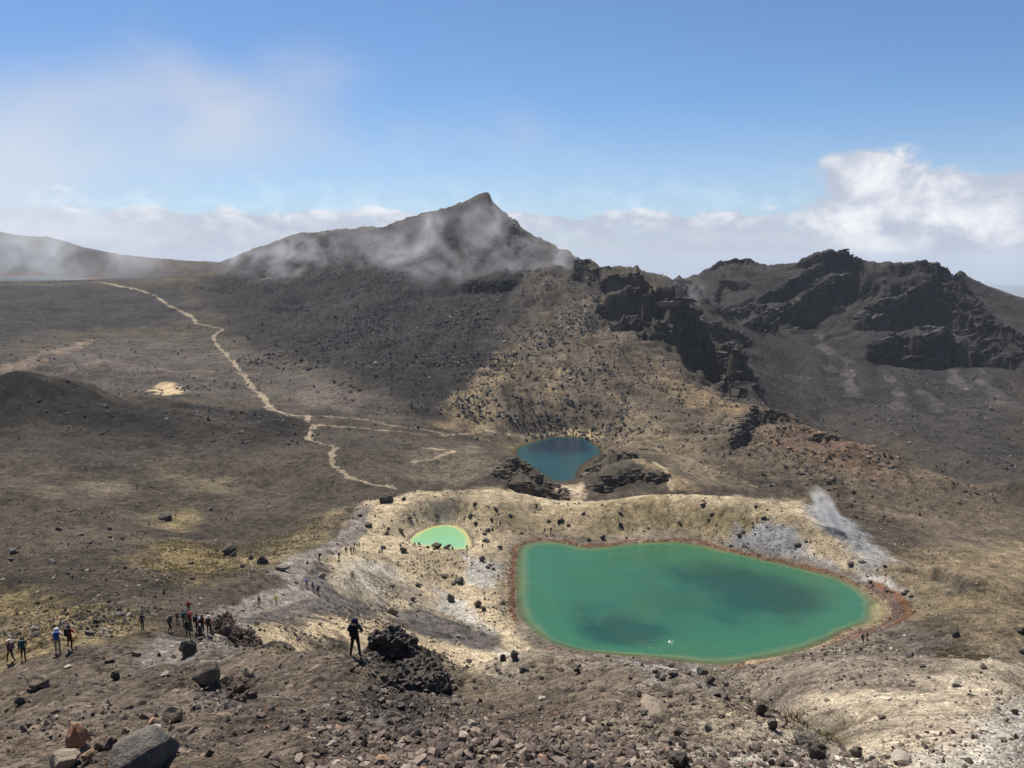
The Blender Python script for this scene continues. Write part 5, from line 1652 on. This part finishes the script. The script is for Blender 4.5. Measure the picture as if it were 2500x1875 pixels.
WALK = pose(knL=(-.10, .20, .52), anL=(-.11, .22, .10), toL=(-.12, .37, .05), knR=(.10, -.02, .49), anR=(.11, -.25, .14), toR=(.12, -.12, .035),
            elL=(-.24, -.10, 1.13), wrL=(-.23, -.06, .90), haL=(-.22, -.04, .83), elR=(.24, .06, 1.13), wrR=(.22, .22, .97), haR=(.21, .28, .92))
POSES = {
    'stand': STAND, 'walk': WALK,
    'apart': pose(hiL=(-.095, 0, .88), knL=(-.15, .02, .48), anL=(-.20, -.02, .09), toL=(-.23, .13, .035), hiR=(.095, 0, .88), knR=(.15, .03, .48), anR=(.21, -.02, .09), toR=(.25, .13, .035),
                  elL=(-.30, .03, 1.13), wrL=(-.17, .22, 1.10), haL=(-.10, .27, 1.13), elR=(.31, .03, 1.13), wrR=(.17, .22, 1.12), haR=(.10, .27, 1.15)),
    'step': pose(knL=(-.22, .16, .62), anL=(-.27, .10, .22), toL=(-.30, .26, .18), knR=(.13, .0, .49), anR=(.16, -.08, .09), toR=(.18, .08, .035),
                 elL=(-.27, .10, 1.18), wrL=(-.18, .26, 1.20), haL=(-.15, .33, 1.22), elR=(.27, .08, 1.17), wrR=(.19, .26, 1.17), haR=(.15, .32, 1.18)),
    'lean': bent(WALK, 0.55), 'stoop': bent(STAND, 0.95),
    'photo': pose(elL=(-.30, .10, 1.25), wrL=(-.14, .24, 1.48), haL=(-.08, .26, 1.55), elR=(.28, .06, 1.16), wrR=(.15, .22, 1.42), haR=(.09, .26, 1.52)),
    'reach': pose(elL=(-.40, .10, 1.24), wrL=(-.58, .20, 1.10), haL=(-.64, .23, 1.06)),
    'sit': dict(pelvis=(0, 0, .40), spine=(0, .03, .60), chest=(0, .05, .79), neck=(0, .07, .93), head=(0, .10, 1.03), crown=(0, .10, 1.125), nose=(0, .205, 1.025),
                shL=(-.175, .04, .86), elL=(-.25, .12, .62), wrL=(-.16, .32, .55), haL=(-.12, .39, .54), shR=(.175, .04, .86), elR=(.25, .12, .62), wrR=(.16, .32, .55), haR=(.12, .39, .54),
                hiL=(-.09, .02, .36), knL=(-.14, .42, .50), anL=(-.15, .50, .09), toL=(-.16, .65, .035), hiR=(.09, .02, .36), knR=(.14, .42, .50), anR=(.15, .50, .09), toR=(.16, .65, .035)),
}
EDGES = [('pelvis', 'spine'), ('spine', 'chest'), ('chest', 'neck'), ('neck', 'head'), ('head', 'crown'), ('head', 'nose')]
for s_ in 'LR':
    EDGES += [('chest', 'sh' + s_), ('sh' + s_, 'el' + s_), ('el' + s_, 'wr' + s_), ('wr' + s_, 'ha' + s_),
              ('pelvis', 'hi' + s_), ('hi' + s_, 'kn' + s_), ('kn' + s_, 'an' + s_), ('an' + s_, 'to' + s_)]
RAD = dict(pelvis=.135, spine=.125, chest=.145, neck=.058, head=.098, crown=.070, nose=.014, sh=.078, el=.052, wr=.036, ha=.038, hi=.098, kn=.066, an=.046, to=.042)
ZONE = {}
for a_, b_ in EDGES:
    k_ = b_[:2] if b_[-1] in 'LR' and len(b_) == 3 else b_
    ZONE[(a_, b_)] = {'head': 0, 'crown': 0, 'nose': 0, 'ha': 0, 'kn': 2, 'an': 2, 'hi': 2, 'to': 3}.get(k_, 1)
_body_cache = {}


def body_mesh(pname, fingers, bulk=1.0):
    key = (pname, fingers, bulk)
    if key in _body_cache:
        return _body_cache[key]
    P = POSES[pname]
    names = list(P)
    verts = [Vector(P[n]) for n in names]
    edges = [(names.index(a), names.index(b)) for a, b in EDGES]
    rads = []
    for n in names:
        r = RAD[n if n in RAD else n[:2]]
        rads.append(r * (bulk if n in ('spine', 'chest', 'pelvis') or n[:2] in ('sh', 'el') else 1.0))
    zones = [ZONE[e] for e in EDGES]
    if fingers:
        for s in 'LR':
            hi_, wi_ = names.index('ha' + s), names.index('wr' + s)
            d = (verts[hi_] - verts[wi_]).normalized()
            sidev = d.cross(Vector((0, 0, 1)))
            if sidev.length < 0.1:
                sidev = Vector((0, 1, 0))
            sidev.normalize()
            upv = sidev.cross(d)
            for k, (off, ln) in enumerate(((-.030, .062), (-.010, .074), (.010, .078), (.030, .068), (.046, .045))):
                root = len(verts)
                b0 = verts[hi_] + sidev * off * 0.8 + d * (0.02 if k < 4 else -0.02)
                verts += [b0 + sidev * (off * .2) + d * ln * .5, b0 + sidev * (off * .25) + d * ln - upv * .018]
                rads += [.010, .008]
                edges += [(hi_, root), (root, root + 1)]
                zones += [0, 0]
    me = bpy.data.meshes.new('body')
    me.from_pydata([v[:] for v in verts], edges, [])
    o = bpy.data.objects.new('body_tmp', me)
    COL.objects.link(o)
    sk = o.modifiers.new('skin', 'SKIN')
    sk.use_smooth_shade = True
    for i, r in enumerate(rads):
        me.skin_vertices[0].data[i].radius = (r, r * (0.80 if names[i:i + 1] and names[i] in ('spine', 'chest', 'pelvis') else 1.0)) if i < len(names) else (r, r)
    me.skin_vertices[0].data[names.index('pelvis')].use_root = True
    sb = o.modifiers.new('sub', 'SUBSURF')
    sb.levels = sb.render_levels = 1
    dg = bpy.context.evaluated_depsgraph_get()
    out = bpy.data.meshes.new_from_object(o.evaluated_get(dg))
    bpy.data.objects.remove(o)
    n = len(out.polygons)
    cen = np.empty(n * 3, np.float32)
    out.polygons.foreach_get('center', cen)
    cen = cen.reshape(-1, 3)
    best, zi = np.full(n, 1e9), np.zeros(n, np.int32)
    V = np.array([v[:] for v in verts])
    for (a, b), z in zip(edges, zones):
        ab = V[b] - V[a]
        t = np.clip((cen - V[a]) @ ab / (ab @ ab + 1e-9), 0, 1)
        dist = np.linalg.norm(cen - V[a] - t[:, None] * ab, axis=1)
        m = dist < best
        best[m], zi[m] = dist[m], z
    out.materials.clear()
    for k in range(4):
        out.materials.append(SKIN)
    out.polygons.foreach_set('material_index', zi)
    out.polygons.foreach_set('use_smooth', np.ones(n, bool))
    _body_cache[key] = out
    return out


def soft_box(bm, size, loc, bev, rot=0.0):
    r = bmesh.ops.create_cube(bm, size=1.0)
    vs = r['verts']
    bmesh.ops.scale(bm, vec=size, verts=vs)
    es = list({e for v in vs for e in v.link_edges})
    rb = bmesh.ops.bevel(bm, geom=es, offset=bev, segments=3, affect='EDGES', profile=0.6)
    vs = list({v for f in rb['faces'] for v in f.verts} | {v for v in vs if v.is_valid})
    bmesh.ops.rotate(bm, cent=(0, 0, 0), matrix=Matrix.Rotation(rot, 3, 'X'), verts=vs)
    bmesh.ops.translate(bm, vec=loc, verts=vs)


_mesh_cache = {}


def from_bm(key, fn):
    if key not in _mesh_cache:
        bm = bmesh.new()
        fn(bm)
        me = bpy.data.meshes.new(key)
        bm.to_mesh(me)
        bm.free()
        for p in me.polygons:
            p.use_smooth = True
        _mesh_cache[key] = me
    return _mesh_cache[key]


def pack_bm(bm):
    soft_box(bm, (.31, .17, .44), (0, 0, 0), .06)
    soft_box(bm, (.29, .16, .10), (0, 0.005, .225), .04)
    soft_box(bm, (.20, .07, .20), (0, -.10, -.07), .03)


def strap_bm(bm):
    pts_ = [(0, .07, .18), (0, .13, .20), (0, .22, .15), (0, .25, .02), (0, .20, -.13), (0, .07, -.18)]
    for a, b in zip(pts_[:-1], pts_[1:]):
        a, b = Vector(a), Vector(b)
        d = b - a
        r = bmesh.ops.create_cube(bm, size=1.0)
        bmesh.ops.scale(bm, vec=(.045, .014, d.length + .01), verts=r['verts'])
        bmesh.ops.rotate(bm, cent=(0, 0, 0), matrix=d.to_track_quat('Z', 'Y').to_matrix(), verts=r['verts'])
        bmesh.ops.translate(bm, vec=(a + b) / 2, verts=r['verts'])


def cap_bm(bm):
    r = bmesh.ops.create_icosphere(bm, subdivisions=3, radius=.118)
    for v in r['verts']:
        if v.co.z < -0.01:
            v.co.z = -0.01 + (v.co.z + 0.01) * 0.1
    bm2 = bmesh.ops.create_circle(bm, cap_ends=True, radius=.10, segments=14)
    for v in bm2['verts']:
        v.co.y = v.co.y * .8 + .12
        v.co.z = .0


def hair_bm(bm):
    r = bmesh.ops.create_icosphere(bm, subdivisions=3, radius=.117)
    for v in r['verts']:
        if v.co.y > .03:
            v.co.y = .03 + (v.co.y - .03) * .25
        if v.co.z < -.04:
            v.co.z = -.04 + (v.co.z + .04) * .6
        v.co += v.co.normalized() * .006 * math.sin(v.co.x * 90) * math.cos(v.co.z * 70)


def hood_bm(bm):
    r = bmesh.ops.create_icosphere(bm, subdivisions=3, radius=.152)
    for v in r['verts']:
        if v.co.y > .05:
            v.co.y = .05 + (v.co.y - .05) * .3
        v.co.z *= 1.18
        if v.co.z < -.08:
            k = min(1.0, (-.08 - v.co.z) / .1)
            v.co.x *= 1 + .35 * k
            v.co.z -= .07 * k
        if v.co.z > .12:
            v.co.y -= .02


def person(px, py, hp, pname, top, legs, label, head='hair', headcol=None, pack=None, face=0.0, group=None, bulk=1.0, lift=0.0, hmax=1.95):
    x, y, z, d = hit(px, py)
    sl = math.sqrt(d * d + (z - CZ) ** 2)
    tall = 1.70 if pname != 'sit' else 1.14
    P = POSES[pname]
    tall = max(v[2] for v in P.values()) + 0.04
    want = 0.93 * hp * sl / FPX
    k = min(max(want / tall, 0.72), hmax / 1.70)
    big = hp >= 34
    r = bpy.data.objects.new('person', None)
    COL.objects.link(r)
    r.empty_display_size = 0.3
    r.location = (x, y, z + lift - 0.015)
    r.rotation_euler = (0, 0, -math.atan2(x, y) * 0 + face)
    r.scale = (k, k, k)
    tag(r, label, 'person', group)
    me = body_mesh(pname, big, bulk)
    b = bpy.data.objects.new('body', me)
    COL.objects.link(b)
    b.parent = r
    for i, m in enumerate((SKIN, CM[top], CM[legs], BOOT)):
        b.material_slots[i].link = 'OBJECT'
        b.material_slots[i].material = m
    hd, cr = Vector(P['head']), Vector(P['crown'])
    up = (cr - hd).normalized()
    rot = Vector((0, 0, 1)).rotation_difference(up)
    me_h, nm, off = {'hair': (from_bm('hair', hair_bm), 'hair', .012), 'cap': (from_bm('cap', cap_bm), 'cap', .045), 'hood': (from_bm('hood', hood_bm), 'hood', .0)}[head]

    def child(name, mesh, mat, loc, rotation=None, scale=(1, 1, 1), par=None):
        o = bpy.data.objects.new(name, mesh)
        COL.objects.link(o)
        o.parent = par or r
        o.location = loc
        if rotation:
            o.rotation_mode = 'QUATERNION'
            o.rotation_quaternion = rotation
        o.scale = scale
        if not mesh.materials:
            mesh.materials.append(SKIN)
        o.material_slots[0].link = 'OBJECT'
        o.material_slots[0].material = mat
        return o
    child(nm, me_h, CM[headcol] if headcol else HAIR, hd + up * off, rot)
    if pack:
        ch, sp = Vector(P['chest']), Vector(P['spine'])
        ax = (ch - sp).normalized()
        rp = Vector((0, 0, 1)).rotation_difference(ax)
        back = rp @ Vector((0, -1, 0))
        pk = child('backpack', from_bm('backpack', pack_bm), CM[pack], (ch * 0.7 + sp * 0.3) + back * .21, rp, (1.05, 1.15, 1.08))
        if big:
            for sx in (-1, 1):
                child('strap', from_bm('strap', strap_bm), CM['black'], (sx * .10, 0.0, .02), par=pk)
    return r


person(868, 1604, 101, 'apart', 'dgreen', 'black', 'woman in dark green jacket and navy hood standing with her back to us', 'hood', 'navy', 'black', face=-0.12, bulk=1.25)
person(27, 1616, 52, 'walk', 'mauve', 'black', 'hiker in checked shirt and white cap at the left edge', 'cap', 'white', 'mauve', face=1.2)
person(58, 1612, 54, 'walk', 'charcoal', 'black', 'hiker with large dark teal pack near the left edge', 'hair', None, 'teal', face=0.5)
person(142, 1594, 57, 'photo', 'white', 'lgrey', 'hiker in white hood and shirt with blue pack and grey trousers', 'hood', 'white', 'blue', face=0.35)
person(172, 1586, 53, 'step', 'red', 'maroon', 'hiker in red jacket stepping up with dark pack', 'hair', None, 'charcoal', face=-0.2)
person(348, 1536, 39, 'walk', 'navy', 'black', 'hiker in dark clothes walking alone left of the group', 'cap', 'grey', None, face=0.3)
person(414, 1543, 39, 'lean', 'mauve', 'black', 'hiker leaning forward with dark pack at left of the group', 'hair', None, 'navy', face=-0.7)
person(433, 1521, 32, 'reach', 'lblue', 'navy', 'hiker in blue jacket with ochre pack reaching out an arm', 'hair', None, 'ochre', face=0.2)
person(461, 1496, 31, 'stand', 'charcoal', 'black', 'hiker with red pack at the back of the group', 'cap', 'grey', 'red', face=0.4)
person(451, 1527, 38, 'stand', 'charcoal', 'black', 'hiker with teal pack in the middle of the group', 'hair', None, 'teal', face=0.2)
person(465, 1530, 38, 'photo', 'pink', 'darkred', 'hiker in bright pink jacket and pink cap', 'cap', 'pink', 'darkred', face=-0.1)
person(460, 1554, 45, 'stand', 'black', 'black', 'hiker in long black coat standing in front of the pink jacket', 'hair', None, 'charcoal', face=0.1, bulk=1.15)
person(482, 1543, 46, 'photo', 'white', 'darkred', 'hiker in black and white top right of the pink jacket', 'hair', None, 'black', face=-0.4)
person(495, 1545, 46, 'reach', 'red', 'black', 'hiker in red jacket turning to the hiker beside, middle of trio', 'hair', None, 'black', face=-0.5)
person(511, 1549, 54, 'stand', 'red', 'black', 'tall hiker in red jacket and white cap right of the group', 'cap', 'white', 'charcoal', face=0.2)
person(489, 1562, 34, 'sit', 'charcoal', 'black', 'hiker in grey sitting on a stone in front of the group', 'hood', 'charcoal', None, face=0.8, lift=0.05)
B(489, 1566, 26, 'brown', 'low brown stone the sitting hiker rests on', hr=0.45, name='rock')
person(633, 1478, 24, 'stand', 'maroon', 'black', 'walker in dark maroon on the ridge path left of neon jacket', 'hair', None, None, face=0.4)
person(674, 1476, 25, 'walk', 'neon', 'charcoal', 'walker in neon yellow jacket on the ridge path', 'cap', 'neon', None, face=-0.5)
person(749, 1434, 24, 'stand', 'lblue', 'navy', 'left one of three walkers on the ridge path, light blue shirt', 'hair', None, 'lblue', face=0.0)
person(764, 1442, 24, 'walk', 'white', 'navy', 'middle one of three walkers on the ridge path, white top', 'hair', None, 'blue', face=0.1)
person(778, 1451, 24, 'walk', 'charcoal', 'khaki', 'right one of three walkers on ridge path, khaki trousers', 'cap', 'navy', 'charcoal', face=0.0)
person(779, 1370, 19, 'stoop', 'black', 'black', 'walker in black stooping on the path by flat stones', 'hair', None, 'black', face=-0.9)
person(827, 1367, 19, 'lean', 'maroon', 'black', 'walker in maroon leaning forward on the path bend', 'hair', None, 'black', face=-1.0)
person(845, 1353, 20, 'stand', 'teal', 'navy', 'walker in teal at the left end of the crowd on path', 'hair', None, 'teal', face=0.0)
person(857, 1351, 17, 'stand', 'darkred', 'black', 'walker in dark red at the front of the crowd on path', 'hair', None, 'black', face=0.3)
person(864, 1351, 15, 'walk', 'charcoal', 'khaki', 'walker in charcoal right of the dark red walker on path', 'hair', None, None, face=0.2)
for i, (qx, qy) in enumerate(((866, 1338), (872, 1338), (877, 1337), (887, 1336))):
    person(qx, qy, 14, ('stand', 'walk')[i % 2], ('charcoal', 'navy', 'black', 'black')[i], 'black', ('leftmost', 'second from left', 'third from left', 'rightmost')[i] + ' of four dark walkers at the back of the path crowd', 'hair', None, ('black', None)[i % 2], face=0.5 * i, group='walkers at the back of the crowd')
person(933, 1352, 19, 'stoop', 'white', 'navy', 'walker in white top stooping by brown rock left of pool', 'hair', None, 'navy', face=0.6)
person(977, 1338, 15, 'sit', 'blue', 'navy', 'hiker in blue crouching beside a brown rock by the pool', 'hair', None, None, face=-0.4)
person(1013, 1333, 11, 'sit', 'black', 'black', 'left one of two dark hikers sitting at the pool edge', 'hair', None, None, face=0.9)
person(1023, 1333, 11, 'sit', 'black', 'black', 'right one of two dark hikers sitting at the pool edge', 'hair', None, 'black', face=-0.9)
person(1104, 1343, 11, 'sit', 'navy', 'black', 'dark hiker sitting right of the rocks at the pool edge', 'hair', None, None, face=-0.6)
person(1140, 1344, 16, 'stand', 'black', 'black', 'hiker in black standing at the right end of the pool', 'hair', None, None, face=0.3)
person(1178, 1342, 16, 'walk', 'charcoal', 'black', 'dark walker on the bank right of the pool', 'hair', None, 'black', face=0.8)
person(1329, 1304, 17, 'walk', 'black', 'black', 'left one of two dark walkers above the emerald lake corner', 'hair', None, 'black', face=1.2)
person(1345, 1302, 17, 'stand', 'charcoal', 'black', 'right one of two dark walkers above the emerald lake corner', 'hair', None, None, face=0.4)
person(2106, 1569, 22, 'walk', 'black', 'black', 'left one of two dark walkers on the right hand shore', 'hair', None, 'black', face=-0.6)
person(2117, 1563, 19, 'walk', 'charcoal', 'khaki', 'right one of two dark walkers on the right hand shore', 'hair', None, None, face=-0.6)
for i, (qx, qy, lb) in enumerate(((1364, 1236, 'left one of two walkers near the crest above emerald lake'), (1387, 1237, 'right one of two walkers near the crest above emerald lake'),
                                  (1036, 1199, 'left one of a pair of walkers beyond the tan mound'), (1042, 1199, 'right one of a pair of walkers beyond the tan mound'),
                                  (1234, 1197, 'lone walker on the top of the tan mound'), (909, 1178, 'lone walker on the trail left of the tan mound'),
                                  (564, 881, 'left one of two walkers high on the crater trail'), (568, 884, 'right one of two walkers high on the crater trail'),
                                  (614, 929, 'upper one of three walkers on the crater trail'), (619, 936, 'middle one of three walkers on the crater trail'),
                                  (632, 947, 'lowest one of three walkers on the crater trail'), (763, 1048, 'walker where the trail drops to the meadow'),
                                  (832, 1146, 'walker on the lower trail before the tan mound'), (1443, 1060, 'walker on the beach of the dark lake'),
                                  (1655, 1204, 'left one of two walkers on the ridge behind emerald lake'), (1667, 1206, 'right one of two walkers on the ridge behind emerald lake'),
                                  (1620, 1166, 'walker on the yellow path right of the dark lake'))):
    person(qx, qy, (10, 10, 10, 10, 8, 9, 8, 8, 8, 8, 8, 8, 8, 7, 8, 8, 7)[i], ('stand', 'walk')[i % 2], ('black', 'charcoal', 'navy', 'maroon')[i % 4], 'black', lb, 'hair', None, 'black' if i % 3 == 0 else None, face=0.7 * i)


# ------------------------------------------------------------------ drifting mist, steam and haze
def volume_box(name, label, centre, radii, density, scale, lo, hi, colour, rot=(0, 0, 0), g=0.3, stretch=(1, 1, 1), seed=0.0, core=1.0):
    bm = bmesh.new()
    bmesh.ops.create_icosphere(bm, subdivisions=3, radius=1.0)
    me = bpy.data.meshes.new(name)
    bm.to_mesh(me)
    bm.free()
    mat = bpy.data.materials.new(name)
    mat.use_nodes = True
    t = NT(mat.node_tree)
    tcn = t.n('ShaderNodeTexCoord')
    sp = t.n('ShaderNodeVectorMath', operation='LENGTH')
    t.l(tcn.outputs['Object'], sp.inputs[0])
    mp = t.n('ShaderNodeMapping')
    t.l(tcn.outputs['Object'], mp.inputs[0])
    mp.inputs['Location'].default_value = (seed, seed * 0.7, seed * 1.3)
    mp.inputs['Scale'].default_value = stretch
    n = t.noise(mp.outputs[0], scale, 5, 0.58, 0.7)
    f = t.m('MULTIPLY', t.ramp(n, lo, hi), t.ramp(sp.outputs['Value'], 0.98, 0.35))
    pv = t.n('ShaderNodeVolumePrincipled')
    pv.inputs['Color'].default_value = colour + (1.0,)
    pv.inputs['Anisotropy'].default_value = g
    t.l(t.m('MULTIPLY', f, density), pv.inputs['Density'])
    out = t.n('ShaderNodeOutputMaterial')
    t.l(pv.outputs[0], out.inputs['Volume'])
    o = link(name, me, mat)
    o.location = centre
    o.scale = radii
    o.rotation_euler = rot
    tag(o, label, kind='stuff')
    return o


def at(px, py, d):
    a, te = ray(px, py)
    return (d * math.sin(a), d * math.cos(a), CZ + d * te)


MC = (0.93, 0.95, 1.0)
volume_box('mist', 'thin grey mist drifting across the face of the peak', at(1010, 585, 800), (108, 50, 50), 0.030, 1.5, 0.44, 0.76, MC, rot=(0, 0.30, 0), stretch=(1.9, 1, 1.0), seed=3.1)
volume_box('mist', 'wisps of mist on the right shoulder of the peak', at(1270, 600, 790), (85, 45, 48), 0.030, 1.5, 0.44, 0.76, MC, rot=(0, 0.5, 0), stretch=(1.7, 1, 1.0), seed=8.4)
volume_box('mist', 'thin mist on the left shoulder of the mountain', at(690, 615, 900), (120, 50, 38), 0.022, 1.9, 0.46, 0.76, MC, stretch=(2.4, 1, 1.0), seed=5.5)
volume_box('mist', 'mist over the far left hill and distant lake', at(90, 600, 1300), (300, 90, 66), 0.0085, 1.8, 0.38, 0.70, MC, stretch=(3.0, 1, 1.0), seed=1.7)
volume_box('mist', 'mist round the rock pinnacle', at(1640, 715, 730), (38, 25, 22), 0.024, 2.0, 0.42, 0.72, MC, seed=6.2)
sx, sy, sz, sd_ = hit(2055, 1300)
volume_box('steam', 'white steam rising from the vent on the grey bank', (sx - 3.6, sy + 1.5, sz + 5.5), (3.2, 3.0, 9.0), 0.85, 1.4, 0.36, 0.64, (1, 1, 1), rot=(0, -0.55, 0), stretch=(1.0, 1.0, 2.4), seed=2.2)
volume_box('steam', 'low steam creeping over the grey bank', (sx + 1.0, sy + 2.0, sz + 1.6), (4.5, 3.5, 2.4), 0.30, 2.4, 0.42, 0.70, (1, 1, 1), seed=4.7)

bm = bmesh.new()
bmesh.ops.create_cube(bm, size=1.0)
me = bpy.data.meshes.new('haze')
bm.to_mesh(me)
bm.free()
hz = bpy.data.materials.new('haze')
hz.use_nodes = True
t = NT(hz.node_tree)
pv = t.n('ShaderNodeVolumePrincipled')
pv.inputs['Color'].default_value = (0.80, 0.88, 1.0, 1.0)
pv.inputs['Density'].default_value = 0.55e-4
pv.inputs['Anisotropy'].default_value = 0.0
out = t.n('ShaderNodeOutputMaterial')
t.l(pv.outputs[0], out.inputs['Volume'])
haze = link('haze', me, hz)
zlo, zhi = float(Z.min()) - 2.0, max(float(Z.max()), CZ) + 8.0
haze.location = (0, 0, (zlo + zhi) / 2)
haze.scale = (62000, 62000, zhi - zlo)
tag(haze, 'pale blue haze over the whole landscape', kind='stuff')
